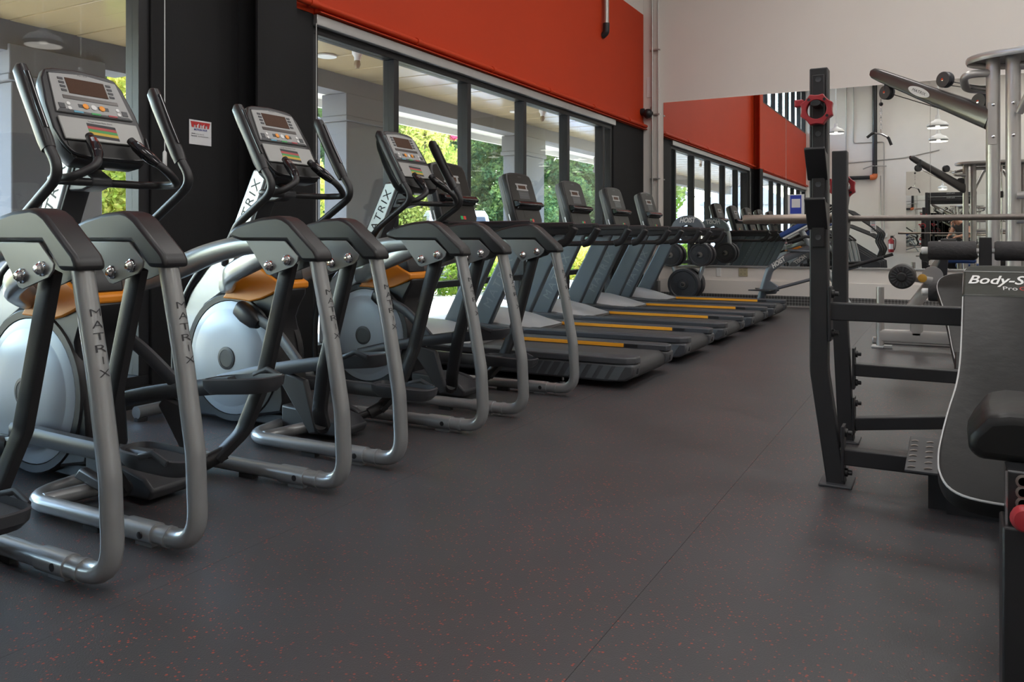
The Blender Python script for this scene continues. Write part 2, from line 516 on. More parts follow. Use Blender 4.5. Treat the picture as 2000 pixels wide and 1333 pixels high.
def window(name, y0, y1, mulls, z0, z1, transom=None, x0=XW - 0.14, x1=XW - 0.02, head=True):
    w = thing(name, 'x', 'x', (0, 0, 0)); del w['label']; del w['category']; struct(w)
    fw = 0.035
    MB().box(x0, x1, y0, y1, z0, z0 + 0.06).build('sill', FRAME, w, bev=0.003)
    MB().box(x0, x1, y0, y1, z1 - 0.06, z1).build('head', FRAME, w, bev=0.003)
    for y in [y0 + fw] + list(mulls) + [y1 - fw]:
        MB().box(x0, x1, y - fw, y + fw, z0 + 0.06, z1 - 0.06).build('mullion', FRAME, w, bev=0.003)
    ys = [y0 + 2 * fw] + [q for m in mulls for q in (m - fw, m + fw)] + [y1 - 2 * fw]
    xm = (x0 + x1) / 2
    for i in range(0, len(ys), 2):
        if transom:
            MB().box(x0 + 0.01, x1 - 0.01, ys[i], ys[i + 1], transom - 0.03, transom + 0.03).build('transom', FRAME, w, bev=0.003)
            MB().box(xm - 0.004, xm + 0.004, ys[i], ys[i + 1], z0 + 0.06, transom - 0.03).build('pane', GLASS, w, smooth=False)
            MB().box(xm - 0.004, xm + 0.004, ys[i], ys[i + 1], transom + 0.03, z1 - 0.06).build('pane', GLASS, w, smooth=False)
        else:
            MB().box(xm - 0.004, xm + 0.004, ys[i], ys[i + 1], z0 + 0.06, z1 - 0.06).build('pane', GLASS, w, smooth=False)
    if head:
        MB().box(x1, XW + 0.035, y0, y1, z1 - 0.005, z1 + 0.075).build('blind_track', ALU, w, bev=0.004)
    return w
window('window_1', YB, 3.2, [-3.2, -2.05, -0.9, 0.25, 1.4], 0.12, 2.60, 0.55)
window('window_2', 4.60, 10.78, [5.66, 6.87, 8.08, 9.27, 10.45], 0.12, 2.60, 0.55)
window('window_3', YB, 4.0, [-3.3, -2.2, -1.1, 0.0, 1.1, 2.2, 3.1], 4.49, 5.95, None, head=False)

# ---- far wall with mirror, ledge and tread-plate base
wf = struct(MB().box(XW - 0.2, XR, YF, YF + 0.2, 0, ZC).build('wall_far', WALLB))
MB().box(-3.95, XR, YF - 0.035, YF, 0.14, 0.36).build('lower_panel', WALLB, wf, bev=0.004)
MB().box(XW, -3.95, YF - 0.10, YF, 0, ZC).build('corner_pilaster', WALLB, wf, bev=0.006)
MB().box(-3.95, XR, YF - 0.03, YF, 0.555, 0.58).build('mirror_ledge', ALU, wf, bev=0.003)
struct(MB().box(-3.95, XR, YF - 0.05, YF - 0.035, 0.012, 0.155).build('baseboard_far', DIAMOND))
MB().box(-3.95, XR, YF - 0.07, YF - 0.03, 0, 0.012).build('kerb_strip', mat('pale concrete', (0.4, 0.37, 0.34), 0.8), wf)
for i, (a, b_, lab) in enumerate(((-3.88, -2.05, 'tall frameless wall mirror beside the corner pipe, behind the plate tree'),
                                  (-2.045, -0.195, 'tall frameless wall mirror with a blue sheet taped to it'),
                                  (-0.19, 1.66, 'tall frameless wall mirror behind the cable tower'))):
    tag(MB().box(a, b_, YF - 0.012, YF - 0.002, 0.58, 3.10).build('wall_mirror', MIRROR, smooth=False), lab, 'mirror', 'mirrors on the far wall')
MB().box(1.9, XR, YF - 0.012, YF - 0.0, 3.0, 3.02).build('trim_1', ALU)['kind'] = 'structure'

# ---- back wall and right wall (seen in the mirrors)
wbk = struct(MB().box(XW - 0.2, XR, YB - 0.2, YB, 0, ZC).build('wall_back', WALLB))
tag(MB().box(-1.14, 1.6, YB + 0.002, YB + 0.012, 0.54, 3.1).build('wall_mirror', MIRROR, smooth=False), 'wide frameless mirror on the back wall behind the power rack', 'mirror')
struct(MB().box(XR, XR + 0.2, YB, YF, 0, ZC).build('wall_right', WALLB))
struct(MB().box(XW - 1.9, XW - 0.2, YB - 0.6, YF + 0.6, ZC - 0.02, ZC + 0.12).build('added_sun_blocker', CEIL))  # unseen slab added to keep direct sun out of the clerestory

# ---- wall fittings near the corner
o = MB().tube([(-4.02, YF - 0.14, 0.335), (-4.02, YF - 0.14, ZC)], 0.016, 10).tube([(-3.93, YF - 0.13, 0.335), (-3.93, YF - 0.13, ZC)], 0.011, 8)
for z in (0.9, 1.9, 2.9, 3.9): o.box(-4.06, -3.9, YF - 0.15, YF - 0.10, z, z + 0.02)
tag(o.build('conduit', GALV), 'thin galvanised conduit running up the corner pilaster', 'conduit')
tag(MB().box(-4.05, -3.90, YF - 0.22, YF - 0.10, 0.05, 0.33).build('junction_box', PLATE, bev=0.006), 'grey metal box at the foot of the corner conduit', 'box')
tag(MB().box(-4.12, -4.04, YF - 0.115, YF - 0.10, 3.18, 3.5).build('wall_plate', WHITE, bev=0.004), 'white cover plate high on the corner pilaster', 'cover plate')
p = thing('outlet_plate', 'beige four-socket outlet on the lower far wall', 'outlet', (-2.66, YF - 0.001, 0.42))
MB().box(-0.065, 0.065, -0.008, 0, 0, 0.125).build('plate', mat('ivory plastic', (0.42, 0.37, 0.24), 0.5), p, bev=0.003)
for dx in (-0.03, 0.03):
    for dz in (0.035, 0.09):
        s = MB().lathe([(0.019, 0), (0.019, -0.003)], (dx, -0.008, dz), 'y', 14).build('socket', mat('ivory plastic', (0.42, 0.37, 0.24), 0.5), p)
        MB().box(dx - 0.008, dx - 0.005, -0.0125, -0.011, dz - 0.006, dz + 0.008).box(dx + 0.005, dx + 0.008, -0.0125, -0.011, dz - 0.006, dz + 0.008).build('slot', INK, s)
tag(MB().box(-3.06, -2.99, YF - 0.008, YF, 0.41, 0.55).build('blank_plate', WHITE, bev=0.003), 'white blank cover plate left of the beige outlet', 'cover plate')

# security camera with lead, under the red band by the pilaster
p = thing('security_camera', 'black dome security camera at the end of the red band', 'camera', (XW + 0.001, 11.95, 2.95))
MB().lathe([(0.055, 0), (0.055, 0.05), (0.03, 0.06)], (0, 0, 0), 'x', 20).build('mount', BLACK, p)
b = MB().lathe([(0.0, -0.075)] + [(0.075 * math.cos(t), 0.075 * math.sin(t)) for t in [-1.2, -0.9, -0.6, -0.3, 0, 0.3, 0.6, 0.9, 1.2]] + [(0, 0.075)], (0.11, 0, -0.03), 'x', 20)
b.build('dome', BLACK, p)
MB().lathe([(0.028, 0), (0.02, 0.012), (0, 0.014)], (0.178, 0, -0.03), 'x', 16).build('lens', mat('dark lens', (0.03, 0.03, 0.03), 0.08), p)
MB().tube(spline([(0.03, 0.03, -0.05), (0.07, 0.08, -0.1), (0.1, 0.085, -0.02), (0.15, 0.075, 0.12)]), 0.004, 6).build('lead', BLACK, p)

# vertical drain pipe on the red band
b = MB().tube([(XW + 0.06, 10.35, ZC - 0.01), (XW + 0.06, 10.35, 3.92)], 0.035, 14)
p = thing('drain_pipe', 'weathered silver vertical pipe on the red band, ending in a black elbow', 'pipe', (0, 0, 0))
b.build('pipe', GALV, p)
MB().tube(fillet([(XW + 0.06, 10.35, 3.95), (XW + 0.06, 10.35, 3.82), (XW + 0.0, 10.35, 3.78)], 0.06), 0.045, 14).build('elbow', IRONPIPE, p)

# ---- porch outside
PC = mat('grey column render', (0.15, 0.15, 0.165), 0.8, 0, 0.06, 2, bump=0.1, bscale=60)
ground = struct(MB().box(-90, XW - 0.2, -110, 70, -0.25, -0.12).build('ground', mat('asphalt', (0.16, 0.155, 0.15), 0.9, 0, 0.2, 3)))
struct(MB().box(-8.7, XW - 0.2, -14, 24, -0.12, -0.02).build('porch_slab', mat('pale paving', (0.50, 0.47, 0.42), 0.85, 0, 0.1, 2)))
struct(MB().box(-9.6, -8.7, -20, 40, -0.12, 0.02).build('kerb', mat('pale paving', (0.50, 0.47, 0.42), 0.85)))
sof = thing('porch_soffit', '', '', (0, 0, 0)); del sof['label']; del sof['category']; struct(sof)
SOFM = mat('glossy tan soffit paint', (0.42, 0.32, 0.18), 0.2, 0, 0.06, 1.5)
MB().box(-6.35, XW - 0.2, 5.2, 22, 2.885, 2.95).build('deck', PC, sof)
MB().box(-7.34, XW - 0.2, -6, 5.2, 2.885, 2.95).build('deck', PC, sof)
y = -5.0; k = 0
while y < 21:
    me = None
    MB().box(-6.06 if y > 5.0 else -7.05, XW - 0.2, y + 0.004, y + 0.296, 2.855 + 0.004 * (k % 2), 2.885).build('board', SOFM, sof, bev=0.004, seg=1)
    y += 0.30; k += 1
pb = struct(MB().box(-6.35, -6.06, 5.2, 22, 2.66, 2.95).build('porch_beam', PC))
MB().box(-7.34, -7.05, -6, 5.2, 2.60, 2.95).build('beam', PC, pb)
MB().box(-7.34, -6.06, 5.2, 5.45, 2.66, 2.95).build('return_beam', PC, pb)
MB().box(-7.84, -7.34, -6, 5.2, 2.72, 2.80).build('eave', mat('white eave paint', (0.7, 0.69, 0.66), 0.7), pb)
MB().box(-6.85, -6.35, 5.45, 22, 2.72, 2.80).build('eave', mat('white eave paint', (0.7, 0.69, 0.66), 0.7), pb)
MB().box(-6.90, -6.85, 5.45, 22, 2.62, 3.0).build('fascia', mat('white eave paint', (0.7, 0.69, 0.66), 0.7), pb)
cl = ('wide grey porch column outside the near window', 'wide grey porch column outside the window, next to the black wall', 'wide grey porch column outside the window behind the second treadmill', 'grey porch column beyond the far end of the windows')
for y0, lb in zip((4.0, 7.20, 11.50, 15.4), cl):
    p = thing('porch_column', lb, 'column', (-6.22 if y0 > 5 else -7.2, y0 + 0.43, -0.02), 'porch columns')
    MB().box(-0.17, 0.17, -0.42, 0.42, 0, 2.36).build('shaft', PC, p, bev=0.012)
    MB().box(-0.20, 0.20, -0.46, 0.46, 2.36, 2.42).box(-0.185, 0.185, -0.445, 0.445, 2.42, 2.68).build('capital', PC, p, bev=0.01)
p = tag(MB().box(-7.75, -7.42, 8.0, 8.3, -0.12, 2.62).build('square_post', PC, bev=0.01), 'slim grey post seen left of the wide porch column', 'post')
for y0, lb in ((6.3, 'round recessed light in the soffit above the near porch column'), (10.4, 'round recessed light in the soffit near the far windows')):
    p = thing('recessed_light', lb, 'light', (-5.55, y0, 2.84), 'recessed porch lights')
    MB().lathe([(0.075, 0.012), (0.10, 0.012), (0.10, -0.002), (0.075, -0.002)], (0, 0, 0), 'z', 24).build('trim_ring', WHITE, p)
    MB().lathe([(0.075, 0.0), (0.0, 0.012)], (0, 0, 0), 'z', 24).build('lens', mat('frosted lens', (0.7, 0.66, 0.55), 0.4), p)
for y0, lb in ((6.05, 'white bare lamp holder hanging from the soffit near the recessed light'), (10.05, 'white bare lamp holder hanging from the soffit at the far windows')):
    p = thing('lamp_holder', lb, 'lamp', (-4.95, y0, 2.85), 'porch lamp holders')
    MB().lathe([(0.035, 0), (0.055, -0.03), (0.05, -0.10), (0.03, -0.13), (0.03, -0.16)], (0, 0, 0), 'z', 18).build('holder', WHITE, p)
    MB().lathe([(0.024, -0.16), (0.032, -0.20), (0.018, -0.235), (0, -0.24)], (0, 0, 0), 'z', 14).build('bulb', mat('brown glass', (0.25, 0.17, 0.08), 0.15), p)

# ---- pendant lamps
def pendant(x, y, z, label, power=LAMP_W, r=0.19):
    p = thing('pendant_lamp', label, 'lamp', (x, y, z), 'white dish pendant lamps')
    MB().tube([(0, 0, 0.20), (0, 0, ZC - z)], 0.012, 8).build('rod', WHITE, p)
    prof = [(r, 0), (r * 0.97, 0.025), (r * 0.75, 0.07), (r * 0.38, 0.10), (0.045, 0.125), (0.04, 0.20), (0.0, 0.205)]
    MB().lathe(prof, (0, 0, 0), 'z', 28).build('shade', mat('white enamel', (0.8, 0.8, 0.79), 0.35), p)
    MB().lathe([(0.0, -0.03), (0.035, -0.02), (0.045, 0.015), (0.03, 0.05), (0.02, 0.09)], (0, 0, 0), 'z', 16).build('bulb', mat('lit bulb', (0.9, 0.9, 0.85), 0.3, emit=(1.0, 0.93, 0.82), estr=1.5), p)
    ld = bpy.data.lights.new('pendant_light', 'AREA')
    ld.shape = 'DISK'; ld.size = 2 * r * 0.92; ld.energy = power; ld.color = (1.0, 0.95, 0.88)
    lo = bpy.data.objects.new('lamp_light', ld); C.objects.link(lo)
    lo.parent = p; lo.location = (0, 0, -0.04)
    return p
pendant(-2.37, 3.3, 3.57, 'white dish pendant lamp hung high above the third elliptical')
pendant(-0.15, 7.0, 3.12, 'white dish pendant lamp hung above the leg extension machine')
pendant(-0.15, 5.1, 3.06, 'white dish pendant lamp hung above the decline bench rollers')
for i, (x, y) in enumerate(((2.7, 7.4), (2.7, 4.6), (2.7, 1.4), (2.7, -1.2), (5.5, 8.4), (5.5, 4.6), (5.5, 0.8))):
    pendant(x, y, 3.3, 'white dish pendant lamp over the right half of the hall, row %s' % ('one two three four five six seven'.split()[i]))

# ---- unseen fill lights added at the ceiling to brighten the upper walls
for i, (x, y) in enumerate(((-1.4, -2.0), (-1.4, 2.0), (-1.4, 6.0), (-1.0, 9.2), (2.4, -2.0), (2.4, 2.0), (2.4, 6.0), (2.4, 9.2), (6.0, 0.0), (6.0, 6.0))):
    p = thing('ceiling_fill_light', 'unseen square fill light added at the ceiling, number %s counted from the back wall' % ('one two three four five six seven eight nine ten'.split()[i]), 'light', (x, y, ZC - 0.06), 'added ceiling fill lights')
    MB().box(-0.66, 0.66, -0.66, -0.6, 0, 0.06).box(-0.66, 0.66, 0.6, 0.66, 0, 0.06).box(-0.66, -0.6, -0.6, 0.6, 0, 0.06).box(0.6, 0.66, -0.6, 0.6, 0, 0.06).build('frame', WHITE, p)
    MB().box(-0.6, 0.6, -0.6, 0.6, 0.02, 0.05).build('fill_panel', mat('lit diffuser', (0.9, 0.9, 0.88), 0.5, emit=(1.0, 0.95, 0.88), estr=3.0), p)
    ld = bpy.data.lights.new('fill_light', 'AREA'); ld.shape = 'SQUARE'; ld.size = 1.15; ld.energy = FILL_W if x > 0 else FILL_W * 0.5; ld.color = (1.0, 0.985, 0.965)
    lo = bpy.data.objects.new('fill_glow', ld); C.objects.link(lo); lo.parent = p; lo.location = (0, 0, -0.005)

# ================================================================== ELLIPTICALS
_cut = {}
def cut_letter(ch, size):
    """letter sliced into narrow vertical strips so it can wrap round a tube"""
    if (ch, size) in _cut: return _cut[(ch, size)]
    tv, tf = text_data(ch, size, -0.00015, 0, 1)
    me = bpy.data.meshes.new('c'); me.from_pydata(tv, [], tf)
    bm = bmesh.new(); bm.from_mesh(me)
    bmesh.ops.remove_doubles(bm, verts=bm.verts, dist=1e-6)
    x = -0.06
    while x < 0.06:
        bmesh.ops.bisect_plane(bm, geom=bm.verts[:] + bm.edges[:] + bm.faces[:], plane_co=(x, 0, 0), plane_no=(1, 0, 0))
        x += 0.003
    bm.verts.ensure_lookup_table(); bm.verts.index_update()
    out = ([tuple(v.co) for v in bm.verts], [tuple(v.index for v in f.verts) for f in bm.faces])
    bm.free(); bpy.data.meshes.remove(me)
    _cut[(ch, size)] = out
    return out
def stacked_letters(word, path, r, parent, m, h=0.05, gap=0.028, red_a=True):
    """letters stacked down a tube: path gives centre line (from top), facing +x, wrapped on radius r"""
    P = [Vector(p) for p in path]
    L = [0.0]
    for a, b in zip(P[:-1], P[1:]): L.append(L[-1] + (b - a).length)
    def at(s):
        for i in range(len(P) - 1):
            if s <= L[i + 1]:
                t = (s - L[i]) / (L[i + 1] - L[i]); return P[i].lerp(P[i + 1], t), (P[i + 1] - P[i]).normalized()
        return P[-1], (P[-1] - P[-2]).normalized()
    vs = []; fs = []
    s = h / 2
    for ch in word:
        tv, tf = cut_letter(ch, h * 1.35)
        xs = [v[0] for v in tv]; ys = [v[1] for v in tv]
        cx = (max(xs) + min(xs)) / 2; cy = (max(ys) + min(ys)) / 2
        kx = 0.033 / max(0.01, max(xs) - min(xs)) if ch != 'I' else 1.0
        ky = h / (max(ys) - min(ys))
        c, d = at(s)
        up = -d; side = Vector((0, 1, 0)); nrm = side.cross(up).normalized()   # faces +x side
        base = len(vs)
        for v in tv:
            a = (v[0] - cx) * kx / r
            vs.append(tuple(c + up * ((v[1] - cy) * ky) + side * (math.sin(a) * (r + 0.0012)) + nrm * (math.cos(a) * (r + 0.0012))))
        fs += [tuple(i + base for i in f) for f in tf]
        s += h + gap
    me = bpy.data.meshes.new('lettering'); me.from_pydata(vs, [], fs); me.materials.append(m)
    o = bpy.data.objects.new('lettering', me); C.objects.link(o); o.parent = parent
    return o

XE = -2.31
def elliptical(yc, left_high, label):
    root = thing('elliptical_trainer', label, 'elliptical', (XE, yc, 0), 'elliptical trainers in a row')
    B = lambda: MB(off=(-XE, 0, 0))
    for s in (-1, 1):
        yl = s * 0.345
        legp = fillet([(-2.196, yl, 0.945), (-2.18, yl, 0.89), (-2.115, yl, 0.62), (-2.06, yl, 0.33), (-2.045, yl, 0.045), (-2.27, yl, 0.045)], [0.2, 0.3, 0.3, 0.13], 7)
        leg = B().tube(legp, 0.031, 18).build('rear_leg', GREY, root)
        stacked_letters('MATRIX', [tuple(Vector(p) + Vector((-XE, 0, 0))) for p in [(-2.156, yl, 0.79), (-2.115, yl, 0.62), (-2.06, yl, 0.33)]], 0.031, leg, INK, 0.021, 0.0135)
        B().tube(fillet([(-2.25, yl, 0.045), (-2.95, yl, 0.045), (-3.0, s * 0.09, 0.045)], 0.15, 8), 0.030, 16).build('base_tube', GREY, root)
        jb = B().tube([(-2.17, yl, 0.045), (-2.185, yl, 0.045)], 0.0345, 18).tube([(-2.235, yl, 0.045), (-2.37, yl, 0.045)], 0.0355, 18)
        jb.box(-2.33, -2.25, yl - 0.012, yl + 0.012, 0.0, 0.03)
        j = jb.build('joint_collar', GREY, root)
        B().lathe([(0.012, 0), (0.012, s * 0.004), (0.006, s * 0.006)], (-2.275, yl - 0.0355, 0.045), 'y', 12).build('bolt', BLACK, j)
        # arch arm from the cap to the body
        arm = spline([(-2.40, yl, 0.975), (-2.60, yl, 0.965), (-2.80, yl, 0.925), (-2.98, yl * 0.97, 0.865), (-3.13, s * 0.29, 0.815), (-3.25, s * 0.19, 0.775), (-3.36, s * 0.10, 0.752), (-3.44, s * 0.05, 0.745)], 5)
        n = len(arm)
        B().sweep(arm, [0.034] * n, [0.036 + 0.014 * min(1, i / (n * 0.35)) for i in range(n)], 16, power=3.0).build('arch_arm', GREY, root)
        cap = [(-2.632, 1.018), (-2.60, 1.042), (-2.54, 1.062), (-2.45, 1.080), (-2.36, 1.087), (-2.325, 1.080), (-2.29, 1.062), (-2.158, 0.952), (-2.145, 0.932), (-2.140, 0.905), (-2.225, 0.905), (-2.245, 0.925), (-2.305, 0.986), (-2.56, 0.986), (-2.61, 0.998)]
        B().prism(cap, 'y', yl - 0.047, yl + 0.047).build('pivot_cap', BLACK, root, bev=0.014, seg=3)
        pl = [(-2.52, 0.986), (-2.307, 0.986), (-2.236, 0.925), (-2.240, 0.905), (-2.262, 0.885), (-2.385, 0.848), (-2.405, 0.853), (-2.415, 0.864)]
        for q in (-1, 1):
            pt = B().prism(pl, 'y', yl + q * 0.047, yl + q * 0.053).build('bracket_plate', PLATE, root, bev=0.0015)
            for bx, bz in ((-2.387, 0.887), (-2.29, 0.91)):
                bb = B()
                bb.lathe([(0.022, 0), (0.022, q * 0.004), (0.017, q * 0.006), (0.017, q * 0.014), (0.010, q * 0.021), (0.0, q * 0.022)], (bx, yl + q * 0.053, bz), 'y', 16)
                bb.build('bolt', CHROME, pt)
        # swinging pendulum bar, bends inwards at the bottom
        pen = fillet([(-2.33, yl, 0.90), (-2.475, yl, 0.41), (-2.545, yl - s * 0.045, 0.20), (-2.60, yl - s * 0.13, 0.105)], 0.14, 6)
        B().sweep(pen, 0.020, 0.034, 8, up=(1, 0, 0.2), power=5.0).build('swing_arm', BLACKM, root)
        hub = B().cyl((-2.585, yl - s * 0.10, 0.125), (-2.635, yl - s * 0.17, 0.085), 0.030)
        hub.cyl((-2.62, yl - s * 0.15, 0.095), (-2.67, yl - s * 0.20, 0.075), 0.018)
        hub.build('swing_hub', BLACK, root)
        high = (s < 0) == left_high
        yp = s * 0.185
        zt = 0.44 if high else 0.235
        # link from hub up to pedal bar
        B().prism([(-2.70, 0.05), (-2.65, 0.06), (-2.73, zt - 0.13), (-2.86, zt - 0.10), (-2.90, zt - 0.14)], 'y', yp - 0.018, yp + 0.018).build('link_bracket', GUN, root, bev=0.01)
        # pedal bar
        if high: bar = [(-3.32, yp, 0.255), (-2.98, yp, 0.335), (-2.70, yp, 0.385), (-2.48, yp, 0.418)]
        else: bar = [(-3.30, yp, 0.225), (-2.98, yp, 0.215), (-2.70, yp, 0.21), (-2.48, yp, 0.212)]
        B().sweep(spline(bar, 4), 0.026, 0.034, 8, power=4).build('pedal_bar', GUN, root)
        # foot pedal: tray with raised rim
        c = (-2.42, yp, zt)
        out = []
        for k in range(28):
            t = 2 * math.pi * k / 28
            ct, st = math.cos(t), math.sin(t)
            out.append((0.185 * math.copysign(abs(ct) ** 0.55, ct), 0.077 * math.copysign(abs(st) ** 0.6, st)))
        tilt = 0.10 if high else -0.02
        def Q(u, v, w): return (c[0] + u, c[1] + v, c[2] + w + u * tilt)
        rings = [[Q(a * 0.82, b_ * 0.8, -0.045) for a, b_ in out], [Q(a * 0.97, b_ * 0.97, -0.02) for a, b_ in out],
                 [Q(a, b_, 0.012) for a, b_ in out], [Q(a * 0.95, b_ * 0.9, 0.016) for a, b_ in out], [Q(a * 0.92, b_ * 0.85, -0.008) for a, b_ in out]]
        ped = B().loft(rings).build('foot_pedal', GUN, root)
        B().loft([[Q(a * 0.90, b_ * 0.82, -0.0078) for a, b_ in out], [Q(a * 0.88, b_ * 0.8, -0.004) for a, b_ in out]]).build('pedal_mat', RUBBER, ped)
        # inner stop of the pedal
        B().sweep([Q(-0.02, s * 0.075, 0.01), Q(0.05, s * 0.076, 0.032), Q(0.12, s * 0.074, 0.006)], 0.008, 0.012, 8).build('pedal_rim', GUN, ped)
        # crank: knuckle and rod
        kx, kz = (-3.17, 0.606) if high else (-3.50, 0.13)
        jx, jz = (-2.76, 0.37) if high else (-2.80, 0.215)
        yk = s * 0.150
        mid = ((kx + jx) / 2 - 0.02, (kz + jz) / 2 + (0.05 if high else 0.02))
        B().sweep(spline([(kx, yk, kz), (mid[0], yk, mid[1]), (jx, yp, jz)], 6), 0.014, 0.028, 8, power=4).build('crank_rod', GUN, root)
        dx, dz = jx - kx, jz - kz; dl = math.hypot(dx, dz); dx /= dl; dz /= dl
        kp = [(kx - dx * 0.075, yk, kz - dz * 0.075), (kx - dx * 0.06, yk, kz - dz * 0.06), (kx, yk, kz), (kx + dx * 0.07, yk, kz + dz * 0.07), (kx + dx * 0.10, yk, kz + dz * 0.10)]
        B().sweep(kp, [0.018, 0.034, 0.040, 0.032, 0.020], [0.022, 0.042, 0.048, 0.042, 0.026], 14, power=3).build('crank_knuckle', BLACK, root)
        # flywheel cover
        wc = (-3.345, s * 0.0, 0.362)
        B().lathe([(0.345, s * 0.05), (0.345, s * 0.085), (0.335, s * 0.098), (0.305, s * 0.098), (0.30, s * 0.09)], wc, 'y', 48).build('wheel_rim', BLACK, root)
        dd = B().lathe([(0.302, s * 0.088), (0.300, s * 0.096), (0.262, s * 0.108), (0.258, s * 0.108), (0.255, s * 0.110), (0.15, s * 0.122), (0.0, s * 0.125)], wc, 'y', 48).build('wheel_disc', DISC, root)
        B().lathe([(0.060, s * 0.120), (0.060, s * 0.128), (0.046, s * 0.130), (0.045, s * 0.1285), (0.0, s * 0.1285)], wc, 'y', 32).build('hub_cap', GUN, dd)
        # moving handle
        yh = s * 0.29
        hp = fillet([(-2.925, yh, 1.36), (-2.83, yh, 1.235), (-3.09, yh * 0.98, 1.065), (-3.30, s * 0.17, 0.93), (-3.36, s * 0.12, 0.86)], [0.10, 0.2, 0.15], 8)
        B().tube(hp, 0.0195, 14).build('moving_handle', BLACKM, root)
        gp = [(-2.905, yh, 1.325), (-2.925, yh, 1.36), (-2.99, yh, 1.47), (-3.05, yh, 1.58), (-3.085, yh, 1.64), (-3.10, yh, 1.652)]
        g = B().sweep(gp, [0.022, 0.024, 0.022, 0.023, 0.021, 0.010], [0.026, 0.030, 0.030, 0.034, 0.030, 0.012], 14, power=2.6, up=(1, 0, 0.5)).build('handle_grip', BLACK, root)
        B().sweep([(-2.944, yh, 1.392), (-2.998, yh, 1.486), (-3.066, yh, 1.612)], 0.0125, 0.004, 8, up=(1, 0, 0.55)).build('grip_insert', mat('gloss black', (0.01, 0.01, 0.012), 0.12), g)
        for ob in (g.children): ob.location = (0.029 * 0.87, 0, 0.029 * 0.5)
        # front edge tube
        B().tube(spline([(-3.30, s * 0.075, 1.02), (-3.43, s * 0.085, 0.93), (-3.56, s * 0.088, 0.84), (-3.69, s * 0.088, 0.69), (-3.775, s * 0.088, 0.50), (-3.79, s * 0.088, 0.25), (-3.77, s * 0.088, 0.10)], 5), 0.020, 10).build('front_tube', BLACK, root)
    # shared centre parts
    shell = [(-3.36, 0.70), (-3.2, 0.69), (-3.05, 0.72), (-2.98, 0.74), (-2.985, 0.70), (-3.03, 0.63), (-3.05, 0.58), (-3.02, 0.45), (-2.985, 0.32), (-2.97, 0.16), (-2.99, 0.10), (-3.35, 0.03), (-3.62, 0.03), (-3.72, 0.2), (-3.70, 0.4), (-3.60, 0.60)]
    B().prism(shell, 'y', -0.09, 0.09).build('body_shell', BLACK, root, bev=0.015)
    org = [(-3.40, 0.676), (-3.30, 0.672), (-3.2, 0.664), (-3.12, 0.680), (-3.05, 0.705), (-2.98, 0.735), (-2.98, 0.765), (-3.05, 0.80), (-3.13, 0.845), (-3.25, 0.80), (-3.36, 0.72)]
    B().prism(org, 'y', -0.105, 0.105).build('orange_band', ORANGE, root, bev=0.008)
    cup = B().prism([(-3.0, 0.775), (-3.02, 0.86), (-3.06, 0.90), (-3.14, 0.90), (-3.17, 0.84), (-3.05, 0.79)], 'y', -0.09, 0.09).build('bottle_holder', BLACK, root, bev=0.01)
    B().prism([(-3.30, 0.92), (-3.425, 0.70), (-3.55, 0.63), (-3.66, 0.46), (-3.70, 0.28), (-3.76, 0.28), (-3.755, 0.52), (-3.67, 0.70), (-3.54, 0.83), (-3.42, 0.93), (-3.34, 0.99)], 'y', -0.085, 0.085).build('front_shroud', SILVER, root, bev=0.012)
    # mast
    def ms(t): return (-3.455 + 0.235 * t, 0.90 + 0.46 * t)
    a0 = ms(0); a1 = ms(1)
    mast = B().prism([(a0[0], a0[1]), (a1[0], a1[1]), (a1[0] + 0.115, a1[1]), (a0[0] + 0.14, a0[1])], 'y', -0.058, 0.058).build('mast', SILVER, root, bev=0.012)
    d = Vector((0.235, 0, 0.46)).normalized()
    B().prism([(a0[0] + 0.13, a0[1]), (a1[0] + 0.105, a1[1] - 0.02), (a1[0] + 0.122, a1[1] - 0.02), (a0[0] + 0.147, a0[1])], 'y', -0.05, 0.05).build('mast_cover', GUN, mast, bev=0.003)
    mp = Vector((-3.268 - XE, 0, 1.14))
    lettering('lettering', 'MATRIX', 0.075, INK, mast, mp + Vector((0.0, -0.0588, 0)), d, (-d.z, 0, d.x), width=0.36, bold=0.0, spacing=1.25)
    lettering('lettering', 'MATRIX', 0.075, INK, mast, mp + Vector((0.0, 0.0588, 0)), -d, (-d.z, 0, d.x), width=0.36, spacing=1.25)
    # base: centre beam, cross tube, front stabiliser
    B().box(-3.86, -2.64, -0.05, 0.05, 0.02, 0.085).build('centre_beam', BLACK, root, bev=0.01)
    B().prism([(-2.60, 0.02), (-2.58, 0.06), (-2.63, 0.10), (-2.80, 0.14), (-2.98, 0.15), (-2.98, 0.02)], 'y', -0.10, 0.10).build('chassis_cover', GUN, root, bev=0.012)
    B().tube([(-2.86, -0.335, 0.05), (-2.80, -0.08, 0.055), (-2.80, 0.08, 0.055), (-2.86, 0.335, 0.05)], 0.028, 14).build('cross_tube', GREY, root)
    fs = B().tube([(-3.86, -0.28, 0.05), (-3.86, 0.28, 0.05)], 0.035, 14)
    fs.build('front_stabiliser', GREY, root)
    for s in (-1, 1):
        B().lathe([(0.033, 0.0), (0.033, 0.02), (0.02, 0.03)], (-3.86, s * 0.25, 0), 'z', 14).build('rubber_foot', RUBBER, root)
        B().box(-2.60, -2.52, s * 0.345 - 0.015, s * 0.345 + 0.015, 0.0, 0.02).build('rubber_foot', RUBBER, root)
    # heart-rate handlebar
    hb = fillet([(-2.965, -0.09, 1.40), (-2.90, -0.105, 1.345), (-2.82, -0.15, 1.275), (-2.85, -0.235, 1.222), (-2.97, -0.245, 1.222), (-3.03, -0.17, 1.222)], [0.08, 0.06, 0.06, 0.06], 6)
    hb2 = [Vector((p.x, -p.y, p.z)) for p in reversed(hb)]
    B().tube(list(hb) + list(hb2), 0.0165, 14).build('handlebar', BLACKM, root)
